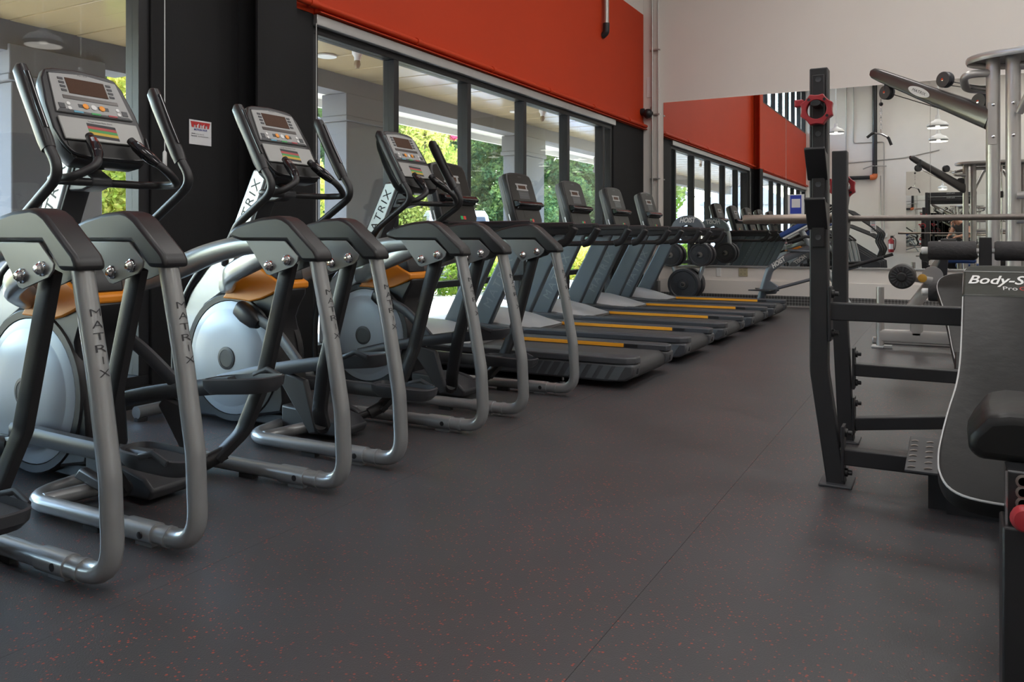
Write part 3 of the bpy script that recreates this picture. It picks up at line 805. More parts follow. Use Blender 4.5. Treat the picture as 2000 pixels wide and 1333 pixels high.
    for s in (-1, 1):
        B().sweep([(-2.968, s * 0.09, 1.402), (-2.935, s * 0.098, 1.372), (-2.90, s * 0.108, 1.345), (-2.868, s * 0.122, 1.318), (-2.845, s * 0.136, 1.297)], [0.013, 0.022, 0.025, 0.022, 0.017], [0.013, 0.022, 0.026, 0.023, 0.017], 14).build('pulse_grip', mat('gloss black', (0.01, 0.01, 0.012), 0.12), root)
        B().sweep([(-2.925, s * 0.101, 1.389), (-2.89, s * 0.112, 1.362), (-2.86, s * 0.126, 1.335)], 0.012, 0.004, 8).build('pulse_contact', CHROME, root)
    B().prism([(-3.22, 1.19), (-3.08, 1.19), (-3.01, 1.21), (-3.01, 1.24), (-3.10, 1.29), (-3.22, 1.29)], 'y', -0.045, 0.045).build('bar_clamp', GUN, root, bev=0.008)
    # console
    v = Vector((-0.485, 0, 0.875)); nn = Vector((0.875, 0, 0.485)); u = Vector((0, 1, 0))
    F = frame((-3.06 - XE, 0, 1.497), u, v, nn)
    K = lambda: MB(M=F)
    outl = [(-0.155, 0.205), (-0.12, 0.217), (0, 0.226), (0.12, 0.217), (0.155, 0.205), (0.178, 0.16), (0.198, 0.03), (0.202, -0.10), (0.19, -0.17), (0.15, -0.222), (-0.15, -0.222), (-0.19, -0.17), (-0.202, -0.10), (-0.198, 0.03), (-0.178, 0.16)]
    con = K().loft([[(a * 0.72, b_ * 0.80, -0.115) for a, b_ in outl], [(a * 0.9, b_ * 0.93, -0.085) for a, b_ in outl], [(a, b_, -0.03) for a, b_ in outl], [(a * 0.985, b_ * 0.985, 0.0) for a, b_ in outl]]).build('console', BLACK, root, bev=0.006)
    pn = [(-0.145, 0.18), (0, 0.197), (0.145, 0.18), (0.166, -0.005), (-0.166, -0.005)]
    K().prism(pn, 'z', 0.0, 0.006).build('display_panel', PANELG, con)
    K().prism([(-0.105, 0.197), (0, 0.206), (0.105, 0.197), (0.15, 0.183), (0, 0.2), (-0.15, 0.183)], 'z', 0.0, 0.004).build('top_bezel', GUN, con)
    K().box(-0.085, 0.085, 0.092, 0.168, 0.006, 0.008).build('screen', LCD, con)
    K().box(-0.12, 0.12, 0.062, 0.079, 0.006, 0.008).build('read_out', mat('dark led strip', (0.035, 0.02, 0.015), 0.3), con)
    for q in (-1, 1):
        for i in range(4):
            K().box(q * 0.094, q * 0.116, 0.098 + i * 0.019, 0.108 + i * 0.019, 0.006, 0.0085).build('key', GUN, con)
        K().box(q * 0.125, q * 0.15, 0.013, 0.036, 0.006, 0.0085).build('key', GUN, con)
        K().box(q * 0.02, q * 0.066, 0.026, 0.042, 0.006, 0.0075).build('key', GUN, con)
    for q in (-1, 1):
        K().lathe([(0.0125, 0.006), (0.0125, 0.010), (0.008, 0.012), (0, 0.0125)], (q * 0.036, 0.034, 0), 'z', 18).build('orange_button', mat('amber button', (0.9, 0.33, 0.03), 0.35), con)
        for j in (-1, 1):
            K().lathe([(0.008, 0.006), (0.008, 0.009), (0, 0.0095)], (q * 0.108, 0.027 + j * 0.011, 0), 'z', 14).build('round_button', WHITE, con)
    K().lathe([(0.012, 0.006), (0.012, 0.009), (0, 0.0095)], (0, 0.034, 0), 'z', 18).build('round_button', WHITE, con)
    K().prism([(-0.164, -0.004), (-0.150, 0.012), (0, 0.004), (0.150, 0.006), (0.164, -0.004)], 'z', 0.006, 0.0075).build('button_strip', GUN, con)
    for xx, mm in ((-0.075, mat('pale blue key', (0.1, 0.35, 0.5), 0.4)), (0.0, GREEN), (0.075, RED)):
        K().box(xx - 0.02, xx + 0.02, -0.002, 0.006, 0.0075, 0.009).build('key', mm, con)
    K().box(-0.172, 0.172, -0.135, -0.028, 0.0, 0.010).build('chart_panel', mat('silver chart panel', (0.33, 0.33, 0.32), 0.4, 0.2), con, bev=0.004)
    cols = (INK, mat('chart red', (0.45, 0.08, 0.08), 0.6), mat('chart green', (0.08, 0.32, 0.1), 0.6), mat('chart amber', (0.6, 0.4, 0.05), 0.6), INK)
    for i, mm in enumerate(cols):
        K().prism([(-0.062, -0.05 - i * 0.0135), (0.062, -0.056 - i * 0.0135), (0.062, -0.069 - i * 0.0135), (-0.062, -0.063 - i * 0.0135)], 'z', 0.010, 0.011).build('chart_band', mm, con)
    lettering('lettering', 'Target Heart Rate Zone', 0.011, INK, con, F @ Vector((0.0, -0.042, 0.0107)), u, v)
    K().box(-0.165, 0.165, -0.21, -0.14, -0.002, 0.003).build('lower_tray', mat('matt black', (0.008, 0.008, 0.008), 0.6), con, bev=0.002)
    lip = K(); lip.sweep(spline([(-0.198, -0.09, 0.0), (-0.185, -0.16, 0.006), (-0.14, -0.207, 0.008), (0, -0.214, 0.008), (0.14, -0.207, 0.008), (0.185, -0.16, 0.006), (0.198, -0.09, 0.0)], 4), 0.006, 0.008, 8, up=(0, 0, 1)); lip.build('tray_lip', BLACK, con)
    lettering('lettering', 'MATRIX', 0.012, GUN, con, F @ Vector((0, 0.19, 0.0068)), u, v)
    return root
elliptical(1.10, True, 'elliptical trainer cut off by the picture edge, its rear leg before the others')
elliptical(2.08, False, 'elliptical trainer in front of the near window, beside the black wall')
elliptical(3.14, True, 'elliptical trainer standing in front of the black wall with the paper notice')
elliptical(4.27, True, 'elliptical trainer next to the first treadmill')

# ================================================================== TREADMILLS
XT = -2.9
def treadmill(yc, label):
    root = thing('treadmill', label, 'treadmill', (XT, yc, 0), 'treadmills in a row')
    B = lambda: MB(off=(-XT, 0, 0))
    xr, xf = -1.79, -3.98
    # side rails with dropped rear end
    for s in (-1, 1):
        ya, yb = s * 0.29, s * 0.44
        B().prism([(-3.25, 0.05), (-2.0, 0.045), (xr - 0.06, 0.055), (xr - 0.01, 0.085), (xr, 0.13), (xr - 0.005, 0.165), (-3.25, 0.165)], 'y', ya, yb).build('side_frame', TMBODY, root, bev=0.015, seg=3)
        # rail cap with rounded corner
        cap = []
        for (x, y) in [(-3.22, ya), (xr - 0.01, ya), (xr + 0.005, ya + s * 0.03), (xr - 0.002, ya + s * 0.10), (xr - 0.05, ya + s * 0.145), (xr - 0.12, yb + s * 0.004), (-3.22, yb + s * 0.004)]:
            cap.append((x, y))
        rc = B().prism(cap, 'z', 0.165, 0.21).build('foot_rail', TMBODY, root, bev=0.008, seg=2)
        B().box(-3.20, -2.13, ya - s * 0.006, ya + s * 0.004, 0.178, 0.204).build('amber_strip', YELLOW, rc)
        B().box(-2.12, -2.02, ya - s * 0.005, ya + s * 0.004, 0.180, 0.203).build('strip_end', BLACK, rc)
        # slanted grey flashes on the outer side near the rear
        for k in range(8):
            w = 0.012 + 0.0075 * k
            x0 = -2.50 + 0.065 * k + 0.004 * k * k * 0.4
            B().prism([(x0, 0.062), (x0 + w, 0.062), (x0 + w + 0.055, 0.152), (x0 + 0.055, 0.152)], 'y', yb, yb + s * 0.002).build('side_flash', mat('slate flash', (0.10, 0.115, 0.13), 0.45), root)
        B().box(xr - 0.012, xr + 0.002, s * 0.34, s * 0.365, 0.10, 0.135).build('slot', INK, root)
        # masts
        t0, t1 = (-3.80, 0.20), (-3.36, 1.03)
        mw = 0.20
        m = B().prism([(t0[0] - 0.02, t0[1]), (t1[0] - 0.02, t1[1]), (t1[0] + mw * 0.86, t1[1]), (t0[0] + mw, t0[1])], 'y', s * 0.335, s * 0.405).build('mast', TMMAST, root, bev=0.018, seg=3)
        d = Vector((t1[0] - t0[0], 0, t1[1] - t0[1])).normalized()
        for q in (s,):
            yy = (0.335 if q * s < 0 else 0.405) * s + q * 0.0006
            lettering('lettering', 'MATRIX', 0.11, TMTXT, m, Vector((-3.50 - XT, yy, 0.60)), d * (1 if q < 0 else -1), (-d.z, 0, d.x), width=0.5, spacing=1.3)
        # handrail loop
        yr = s * 0.37
        lp = B()
        lp.sweep(fillet([(-3.45, yr, 1.075), (-2.60, yr, 1.085)], 0.0), 0.030, 0.026, 12, power=3)
        lp.sweep([(-3.42, yr, 0.945), (-2.75, yr, 0.945), (-2.68, yr, 0.95)], 0.026, 0.020, 12, power=3)
        lp.sweep(spline([(-2.70, yr, 0.945), (-2.64, yr, 0.965), (-2.60, yr, 1.02), (-2.565, yr, 1.078)], 4), 0.030, 0.032, 12, power=3, up=(1, 0, 0))
        lp.prism([(-3.45, 1.10), (-2.56, 1.108), (-2.585, 1.035), (-2.72, 1.02), (-3.45, 1.02)], 'y', yr - 0.027, yr + 0.027)
        hr = lp.build('handrail', BLACKM, root, bev=0.006)
        B().sweep([(-3.25, yr, 1.108), (-2.57, yr, 1.112)], 0.026, 0.008, 10, power=3).build('grip_pad', GRIP, hr)
        # feet
        B().lathe([(0.028, 0), (0.028, 0.012), (0.010, 0.018), (0.010, 0.06)], (-2.32, s * 0.38, 0), 'z', 14).build('levelling_foot', CHROME, root)
        B().lathe([(0.028, 0), (0.028, 0.012), (0.010, 0.018), (0.010, 0.06)], (-3.70, s * 0.38, 0), 'z', 14).build('levelling_foot', CHROME, root)
        # hood side fairing
        B().prism([(-3.98, 0.06), (-3.99, 0.18), (-3.86, 0.235), (-3.66, 0.232), (-3.46, 0.218), (-3.25, 0.208), (-3.16, 0.203), (-3.16, 0.06)], 'y', s * 0.30, s * 0.445).build('side_fairing', TMBODY, root, bev=0.015)
    # motor hood, domed
    rings = []
    prof = [(-3.99, 0.10), (-3.985, 0.24), (-3.93, 0.305), (-3.80, 0.335), (-3.62, 0.325), (-3.44, 0.285), (-3.30, 0.235), (-3.20, 0.205)]
    for x, z in prof:
        rg = []
        for k in range(13):
            y = -0.33 + 0.66 * k / 12
            e = 1 - abs(y / 0.33) ** 4
            xb = x + (0.05 * (1 - abs(y / 0.33) ** 2) if x > -3.4 else 0)
            rg.append((xb, y, 0.17 + (z - 0.17) * (0.45 + 0.55 * e)))
        rg += [(x, 0.33, 0.12), (x, -0.33, 0.12)]
        rings.append(rg)
    B().loft(rings).build('motor_hood', TMHOOD, root, angle=50)
    # belt with rear roller
    bp = [(-3.28, 0, 0.172), (-1.90, 0, 0.172)] + [(-1.875 + 0.064 * math.sin(t), 0, 0.110 + 0.064 * math.cos(t)) for t in [0.3, 0.7, 1.1, 1.5, 1.9, 2.3, 2.7, 3.1]] + [(-3.28, 0, 0.046)]
    vs = []
    b = B()
    n = len(bp)
    b.add([(p[0], -0.292, p[2]) for p in bp] + [(p[0], 0.292, p[2]) for p in bp], [(i, i + 1, n + i + 1, n + i) for i in range(n - 1)])
    b.build('running_belt', BELT, root)
    B().box(-3.9, -1.95, -0.285, 0.285, 0.06, 0.165).build('deck', BLACK, root, bev=0.01)
    B().box(-3.95, -1.98, -0.27, 0.27, 0.045, 0.07).build('underframe', BLACK, root)
    # crossbar between the rails at the console
    B().sweep([(-3.36, -0.37, 1.05), (-3.36, 0.37, 1.05)], 0.075, 0.045, 12, power=4).build('crossbar', BLACKM, root)
    B().sweep([(-3.22, -0.26, 1.075), (-3.22, 0.26, 1.075)], 0.022, 0.02, 12).build('front_handle', GRIP, root)
    B().lathe([(0.02, 0), (0.02, 0.02), (0.012, 0.028), (0, 0.028)], (-3.20, 0.12, 1.095), 'z', 14).build('emergency_stop', RED, root)
    # console
    v = Vector((-0.28, 0, 0.96)).normalized(); u = Vector((0, 1, 0)); nn = u.cross(v)
    F = frame((-3.385 - XT, 0, 1.12), u, v, nn)
    K = lambda: MB(M=F)
    outl = [(-0.235, 0.0), (-0.16, -0.018), (0, -0.024), (0.16, -0.018), (0.235, 0.0), (0.262, 0.04), (0.258, 0.25), (0.248, 0.44), (0.225, 0.478), (0.15, 0.494), (0, 0.50), (-0.15, 0.494), (-0.225, 0.478), (-0.248, 0.44), (-0.258, 0.25), (-0.262, 0.04)]
    sc = lambda k, z: [(a * k, 0.24 + (c - 0.24) * k, z) for a, c in outl]
    con = K().loft([sc(0.90, -0.105), sc(0.98, -0.085), sc(1.0, -0.045)]).build('console', mat('olive grey casing', (0.13, 0.135, 0.13), 0.45), root, bev=0.006)
    K().loft([sc(1.0, -0.045), sc(1.015, -0.03), sc(1.0, 0.0), sc(0.97, 0.006)]).build('bezel', BLACK, con)
    K().prism([(a * 0.93, 0.24 + (c - 0.24) * 0.94) for a, c in outl], 'z', 0.006, 0.0085).build('face', mat('smoked face', (0.018, 0.016, 0.014), 0.4, spec=0.2), con)
    fr = K()
    fr.box(-0.115, 0.115, 0.375, 0.39, 0.0085, 0.0105).box(-0.115, 0.115, 0.325, 0.34, 0.0085, 0.0105).box(-0.10, -0.075, 0.34, 0.375, 0.0085, 0.0105).box(0.075, 0.10, 0.34, 0.375, 0.0085, 0.0105)
    fr.build('readout_frame', PANELG, con)
    K().box(-0.075, 0.075, 0.34, 0.375, 0.0085, 0.0095).build('readout', LCD, con)
    K().box(-0.09, 0.11, 0.245, 0.32, 0.0085, 0.0095).build('keypad', GUN, con)
    kk = K()
    for i in range(7): 
        for j in range(2): kk.lathe([(0.006, 0.0095), (0.006, 0.0105), (0, 0.0107)], (-0.06 + i * 0.022, 0.295 - j * 0.018, 0), 'z', 8)
    kk.build('key_row', mat('grey keys', (0.14, 0.14, 0.14), 0.5), con)
    K().prism([(0.14, 0.008), (0.185, 0.03), (0.19, 0.055), (0.17, 0.06), (0.14, 0.03)], 'x', -0.22, 0.235).build('ledge_side', BLACK, con)
    K().prism([(0.155, 0.0), (0.222, 0.0), (0.222, 0.02), (0.205, 0.055), (0.17, 0.075), (0.155, 0.06)], 'x', -0.235, 0.25).build('reading_ledge', mat('gloss black', (0.01, 0.01, 0.012), 0.12), con, bev=0.008)
    K().box(-0.09, 0.03, 0.06, 0.135, 0.0085, 0.0095).build('lower_screen', mat('smoked face', (0.018, 0.016, 0.014), 0.4, spec=0.2), con)
    K().box(0.0, 0.035, 0.022, 0.05, 0.0085, 0.0105).build('start_key', mat('green key', (0.02, 0.45, 0.12), 0.4), con)
    K().box(0.042, 0.077, 0.022, 0.05, 0.0085, 0.0105).build('stop_key', mat('red key', (0.7, 0.04, 0.03), 0.4), con)
    lb = K(); lb.add([(-0.2395, 0.02, -0.088), (-0.2395, 0.11, -0.088), (-0.2575, 0.11, -0.05), (-0.2605, 0.02, -0.05)], [(0, 1, 2, 3)])
    lb.build('serial_label', PAPER, con).location = (0, -0.008, 0)
    B().box(-3.46, -3.34, -0.16, 0.16, 1.06, 1.115).build('console_neck', BLACK, root, bev=0.01)
    lettering('lettering', 'MATRIX', 0.018, mat('grey keys', (0.14, 0.14, 0.14), 0.5), con, F @ Vector((0, 0.458, 0.0095)), u, v)
    return root
t1 = treadmill(5.41, 'treadmill next to the ellipticals, first of the row')
labs = ('treadmill second in the row, before the middle of the windows', 'treadmill third of the five, in the middle of the row', 'treadmill fourth of the row, one place from the plate tree', 'treadmill last of the row, beside the plate tree')
for k in range(4):
    c = copy_tree(t1)
    c.location = (XT, 5.41 + 1.21 * (k + 1), 0)
    c['label'] = labs[k]

# ================================================================== FREE WEIGHTS, RIGHT SIDE
def pad(name, outline, plane, thick, parent, m=VINYL, piping=True, bev=0.012):
    """outline: list of (x, s) on plane frame F (x across, s along the slope); builds a rounded upholstered pad"""
    b = MB(M=plane)
    outline = [(p.x, p.y) for p in spline([(a, c, 0) for a, c in outline] + [(outline[0][0], outline[0][1], 0)], 4)[:-1]]
    cx = sum(p[0] for p in outline) / len(outline); cy = sum(p[1] for p in outline) / len(outline)
    def ring(k, z): return [(cx + (a - cx) * (1 - k / max(0.05, math.hypot(a - cx, c - cy))), cy + (c - cy) * (1 - k / max(0.05, math.hypot(a - cx, c - cy))), z) for a, c in outline]
    b.loft([ring(0.012, -thick), ring(0.0, -thick + 0.012), ring(0.0, -0.012), ring(0.006, -0.003), ring(0.02, 0.0)])
    o = b.build(name, m, parent)
    if piping:
        pr = ring(0.004, -0.006); pr = pr + [pr[0]]
        MB(M=plane).tube(pr, 0.0035, 6, cap=False).build('piping', PIPING, o)
    return o

# ---- incline bench
IB = thing('incline_bench', 'black incline press bench with logo backrest, seat and tall hooked uprights', 'weight bench', (0.18, 3.0, 0))
o0 = (-0.18, -3.0, 0)
B = lambda: MB(off=o0)
xc = 0.215
slope = math.atan(0.5816)
PF = Matrix.Translation(o0) @ frame((0, 2.37, 0.33), (1, 0, 0), (0, math.cos(slope), math.sin(slope)), (0, -math.sin(slope), math.cos(slope)))
L = 1.13
half = [(0.0, 0.10 - 0.09), (0.14, 0.0), (0.205, 0.025), (0.232, 0.08), (0.236, 0.15), (0.228, 0.23), (0.212, 0.34), (0.192, 0.46), (0.180, 0.60), (0.172, 0.78), (0.166, 0.95), (0.160, 1.09), (0.145, 1.125), (0.10, L)]
half[0] = (0.0, -0.004)
outl = [(xc + a, s) for a, s in half] + [(xc - a, s) for a, s in reversed(half[1:])]
bk = pad('backrest', outl, PF, 0.065, IB)
cap_o = [(xc - 0.168, 0.955), (xc - 0.172, 0.93), (xc + 0.172, 0.93), (xc + 0.168, 0.955), (xc + 0.163, 1.09), (xc + 0.148, 1.128), (xc + 0.10, 1.134), (xc - 0.10, 1.134), (xc - 0.148, 1.128), (xc - 0.163, 1.09)]
MB(M=PF).prism(cap_o, 'z', -0.068, 0.003).build('headrest_cover', mat('olive black vinyl', (0.03, 0.032, 0.026), 0.33, 0, 0.15, 8, bump=0.12, bscale=30), bk, bev=0.01)
def onpf(x, s, h=0.0045): return PF @ Vector((x, s, h))
ex = (1, 0, 0); ey = (0, math.cos(slope), math.sin(slope))
lettering('lettering', 'Body-Solid', 0.075, WHITE, bk, onpf(0.19, 1.028), ex, ey, shear=0.35, bold=0.0012, width=0.262)
lettering('lettering', 'Pro', 0.032, WHITE, bk, onpf(0.19, 0.978), ex, ey, width=0.042)
lettering('lettering', 'Club', 0.032, REDINK, bk, onpf(0.247, 0.978), ex, ey, width=0.06)
MB(M=PF).sweep([(xc - 0.158, 1.085, 0.0035), (xc + 0.158, 1.085, 0.0035)], 0.0015, 0.0015, 6).build('stitching', PIPING, bk)
# frame under the pad
B().sweep([(xc, 2.30, 0.21), (xc, 3.45, 0.84)], 0.035, 0.035, 4).build('pad_beam', BLACKM, IB, bev=0.004)
B().sweep([(xc, 1.25, 0.10), (xc, 3.5, 0.10)], 0.038, 0.045, 4).build('floor_beam', BLACKM, IB, bev=0.004)
# seat on its post, in front
sec = [(-0.155, -0.05), (-0.175, -0.03), (-0.172, 0.0), (-0.14, 0.043), (-0.10, 0.052), (0.10, 0.052), (0.14, 0.043), (0.172, 0.0), (0.175, -0.03), (0.155, -0.05)]
xs_ = 0.215
B().loft([[(xs_ + a * 0.96, 1.975, 0.575 + c * 0.8) for a, c in sec], [(xs_ + a, 1.99, 0.577 + c) for a, c in sec], [(xs_ + a, 2.12, 0.58 + c) for a, c in sec], [(xs_ + a * 0.9, 2.27, 0.58 + c) for a, c in sec], [(xs_ + a * 0.8, 2.30, 0.58 + c * 0.7) for a, c in sec]]).build('seat', VINYL, IB, bev=0.012)
B().box(xs_ - 0.10, xs_ + 0.10, 1.99, 2.26, 0.50, 0.532).build('seat_plate', BLACKM, IB)
tk = B().box(0.106, 0.324, 1.90, 1.98, 0.10, 0.53).build('seat_post', mat('polished dark track', (0.05, 0.052, 0.055), 0.25, 0.6), IB, bev=0.004)
B().box(0.104, 0.108, 1.897, 1.905, 0.10, 0.53).build('bright_edge', CHROME, tk)
B().box(0.098, 0.332, 1.885, 1.995, 0.02, 0.42).build('post_sleeve', BLACKM, IB, bev=0.005)
for k in range(4):
    B().lathe([(0.014, 0.0), (0.014, -0.002), (0.009, -0.003), (0.009, 0.0)], (0.135, 1.90, 0.445 + k * 0.022), 'y', 14).build('adjuster_hole', STEEL, tk)
kn = B().lathe([(0.0, 0.0), (0.020, 0.004), (0.027, 0.018), (0.024, 0.034), (0.014, 0.042), (0.012, 0.06)], (0.135, 1.83, 0.452), 'y', 20)
kn.build('pull_knob', RED, IB)
# uprights
for s in (-1, 1):
    xb = xc + s * 0.607; xt = xc + s * 0.673
    u = B()
    u.sweep(fillet([(xt, 3.5, 1.69), (xt, 3.5, 0.46), (xb, 3.5, 0.0)], 0.35, 10), 0.035, 0.035, 4, up=(0, 1, 0))
    u.build('upright', BLACKM, IB, bev=0.005)
    B().box(xb - 0.062, xb + 0.062, 3.43, 3.60, 0, 0.010).build('foot_plate', GUN, IB, bev=0.003)
    wg = B().box(xt - 0.024, xt + 0.024, 3.455, 3.465, 0.96, 1.66).build('wear_guard', BLACK, IB, bev=0.003)
    for z in (1.64, 1.42, 1.215, 1.10, 1.0):
        B().lathe([(0.011, 0.0), (0.011, -0.003), (0.006, -0.002), (0, -0.001)], (xt, 3.455, z), 'y', 12).build('screw', GUN, wg)
    for z in (1.315, 1.115):
        B().prism([(3.465, z + 0.022), (3.40, z + 0.030), (3.375, z + 0.045), (3.365, z + 0.035), (3.385, z + 0.012), (3.455, z - 0.075), (3.465, z - 0.085)], 'x', xt - 0.042, xt + 0.036).build('bar_hook', BLACK, IB, bev=0.004)
    B().sweep([(xt, 3.47, 1.53), (xt, 3.38, 1.535)], 0.020, 0.012, 8).build('storage_peg', BLACK, IB)
    for z0, z1 in ((0.58, 0.80), (0.02, 0.24)):
        xg = (xt if z0 > 0.4 else xb + s * 0.016) - s * 0.041
        g = B().box(xg - 0.006, xg + 0.006, 3.462, 3.538, z0, z1).build('gusset_plate', BLACKM, IB, bev=0.002)
        for z in (z0 + 0.03, z1 - 0.03):
            B().lathe([(0.017, 0.0), (0.017, -s * 0.010), (0.010, -s * 0.012), (0.010, -s * 0.026), (0.0, -s * 0.028)], (xg - s * 0.006, 3.5, z), 'x', 10).build('bolt', BLACK, g)
B().box(xc - 0.66, xc + 0.66, 3.468, 3.532, 0.665, 0.735).build('crossmember', BLACKM, IB, bev=0.005)
B().box(xc - 0.60, xc + 0.60, 3.468, 3.532, 0.085, 0.15).build('crossmember', BLACKM, IB, bev=0.005)
# spotter platform
pf = B().box(-0.135, 0.54, 3.24, 3.80, 0.150, 0.158).build('spotter_platform', GUN, IB, bev=0.002)
B().box(-0.06, 0.49, 3.34, 3.74, 0.0, 0.150).box(0.0, 0.43, 3.30, 3.36, 0.0, 0.15).build('platform_support', BLACKM, IB)
for i in range(3):
    for j in range(6):
        x = -0.115 + i * 0.055; y = 3.28 + j * 0.085
        MB(off=o0).sweep(spline([(x - 0.012, y, 0.159), (x, y + 0.004, 0.162), (x + 0.012, y + 0.012, 0.159)], 3), 0.0035, 0.0025, 6).build('grip_lug', STEEL, pf)

# ---- decline bench
DB = thing('decline_bench', 'black decline press bench with foam leg rollers behind the incline bench', 'weight bench', (0.18, 5.0, 0))
o1 = (-0.18, -5.0, 0)
B = lambda: MB(off=o1)
sl = math.atan(0.36)
PF2 = Matrix.Translation(o1) @ frame((0, 4.66, 0.33), (1, 0, 0), (0, math.cos(sl), math.sin(sl)), (0, -math.sin(sl), math.cos(sl)))
half = [(0.0, 0.0), (0.11, 0.0), (0.15, 0.02), (0.17, 0.07), (0.19, 0.25), (0.205, 0.45), (0.225, 0.68), (0.245, 0.85), (0.265, 1.02), (0.268, 1.12), (0.25, 1.22), (0.20, 1.29), (0.10, 1.325)]
outl = [(xc + a, s) for a, s in half] + [(xc - a, s) for a, s in reversed(half[1:])]
bk = pad('bench_pad', outl, PF2, 0.07, DB)
MB(M=PF2).prism([(xc - 0.178, 0.20), (xc - 0.182, 0.0), (xc - 0.15, -0.012), (xc + 0.15, -0.012), (xc + 0.182, 0.0), (xc + 0.178, 0.20)], 'z', -0.072, 0.003).build('headrest_cover', VINYL, bk, bev=0.01)
B().sweep([(xc, 4.5, 0.20), (xc, 5.95, 0.70)], 0.035, 0.035, 4).build('pad_beam', BLACKM, DB, bev=0.004)
B().sweep([(xc, 4.2, 0.06), (xc, 6.2, 0.06)], 0.035, 0.04, 4).build('floor_beam', BLACKM, DB, bev=0.004)
B().box(xc - 0.035, xc + 0.035, 5.86, 5.93, 0.08, 1.0).build('roller_post', BLACKM, DB, bev=0.004)
for z, y in ((0.915, 5.88), (0.64, 5.97)):
    B().tube([(xc - 0.36, y, z), (xc + 0.36, y, z)], 0.016, 12).build('roller_axle', WHITE, DB)
    for s in (-1, 1):
        r = B().lathe([(0.02, s * 0.05), (0.055, s * 0.05), (0.061, s * 0.062), (0.061, s * 0.31), (0.055, s * 0.322), (0.02, s * 0.322)], (xc - 0.075 * 0, y, z), 'x', 28)
        r.build('foam_roller', mat('foam', (0.035, 0.033, 0.035), 0.75, 0, 0.2, 30, bump=0.4, bscale=60), DB)
        B().lathe([(0.024, s * 0.322), (0.024, s * 0.355), (0.018, s * 0.362), (0, s * 0.362)], (xc, y, z), 'x', 16).build('end_cap', WHITE, DB)
for s in (-1, 1):
    xt = xc + s * 0.677
    B().sweep(fillet([(xt, 4.26, 1.425), (xt, 4.26, 0.62), (xt - s * 0.03, 4.26, 0.0)], 0.4, 8), 0.035, 0.035, 4, up=(0, 1, 0)).build('upright', BLACKM, DB, bev=0.005)
    B().box(xt - s * 0.03 - 0.06, xt - s * 0.03 + 0.06, 4.19, 4.34, 0, 0.01).build('foot_plate', GUN, DB, bev=0.003)
    for z in (1.055, 1.22):
        B().prism([(4.295, z + 0.022), (4.36, z + 0.020), (4.41, z + 0.045), (4.42, z + 0.035), (4.40, z + 0.0), (4.305, z - 0.075), (4.295, z - 0.085)], 'x', xt - 0.033, xt + 0.033).build('bar_hook', BLACK, DB, bev=0.004)
    B().sweep([(xt, 4.29, 1.27), (xt, 4.40, 1.275)], 0.020, 0.012, 8).build('storage_peg', BLACK, DB)
    for z0, z1 in ((0.26, 0.46), (0.04, 0.22)):
        xg = xt - s * 0.049 - s * 0.014
        g = B().box(xg - 0.006, xg + 0.006, 4.222, 4.298, z0, z1).build('gusset_plate', BLACKM, DB, bev=0.002)
        for z in (z0 + 0.03, z1 - 0.03):
            B().lathe([(0.017, 0.0), (0.017, -s * 0.010), (0.010, -s * 0.012), (0.010, -s * 0.026), (0.0, -s * 0.028)], (xg - s * 0.006, 4.26, z), 'x', 10).build('bolt', BLACK, g)
B().box(xc - 0.61, xc + 0.61, 4.228, 4.292, 0.325, 0.385).build('crossmember', BLACKM, DB, bev=0.005)
for s in (-1, 1):
    B().sweep([(xc + s * 0.61, 4.26, 0.09), (xc + s * 0.02, 4.26, 0.165)], 0.032, 0.030, 4).build('brace', BLACKM, DB, bev=0.005)

# ---- barbell and collars
bb = thing('barbell', 'worn steel barbell racked on the decline bench uprights', 'barbell', (xc, 4.375, 1.095))
MB().tube([(-0.72, 0, 0), (0.72, 0, 0)], 0.0145, 16).build('shaft', STEEL, bb)
for s in (-1, 1):
    MB().lathe([(0.0145, s * 0.715), (0.019, s * 0.72), (0.0245, s * 0.74), (0.0245, s * 1.165), (0.022, s * 1.172), (0.0, s * 1.172)], (0, 0, 0), 'x', 24).build('sleeve', mat('brushed brown steel', (0.30, 0.245, 0.205), 0.38, 0.85, 0.15, 25), bb)
def collar(loc, label, ax):
    p = thing('barbell_collar', label, 'collar', loc, 'red barbell collars')
    rr = []
    for k in range(24):
        t = 2 * math.pi * k / 24 + 0.13
        r = 0.058 if k % 3 != 1 else 0.066
        rr.append((r * math.cos(t), r * math.sin(t)))
    ri = [(0.038 * math.cos(2 * math.pi * k / 24 + 0.13), 0.038 * math.sin(2 * math.pi * k / 24 + 0.13)) for k in range(24)]
    b = MB(); vs = []
    for ring, y in ((ri, -0.02), (rr, -0.02), (rr, 0.02), (ri, 0.02)): vs += [(a, y, c) for a, c in ring]
    fs = []
    for i in range(4):
        for j in range(24):
            n_ = ((i + 1) % 4) * 24
            fs.append((i * 24 + j, i * 24 + (j + 1) % 24, n_ + (j + 1) % 24, n_ + j))
    b.add(vs, fs); b.build('ring', RED, p, bev=0.003)
    MB().box(-0.085, -0.05, -0.014, 0.014, 0.015, 0.045).build('lever', RED, p, bev=0.005)
    for t in (0.9, 2.2, -0.6):
        MB().lathe([(0.006, 0), (0.006, -0.003), (0, -0.003)], (0.049 * math.cos(t), -0.02, 0.049 * math.sin(t)), 'y', 10).build('rivet', BLACK, p)
    return p
collar((xc - 0.673, 3.42, 1.512), 'red ring collar hung on the tall incline bench upright', 'y')
collar((xc - 0.677, 4.36, 1.253), 'red ring collar hung behind the decline bench upright', 'y')

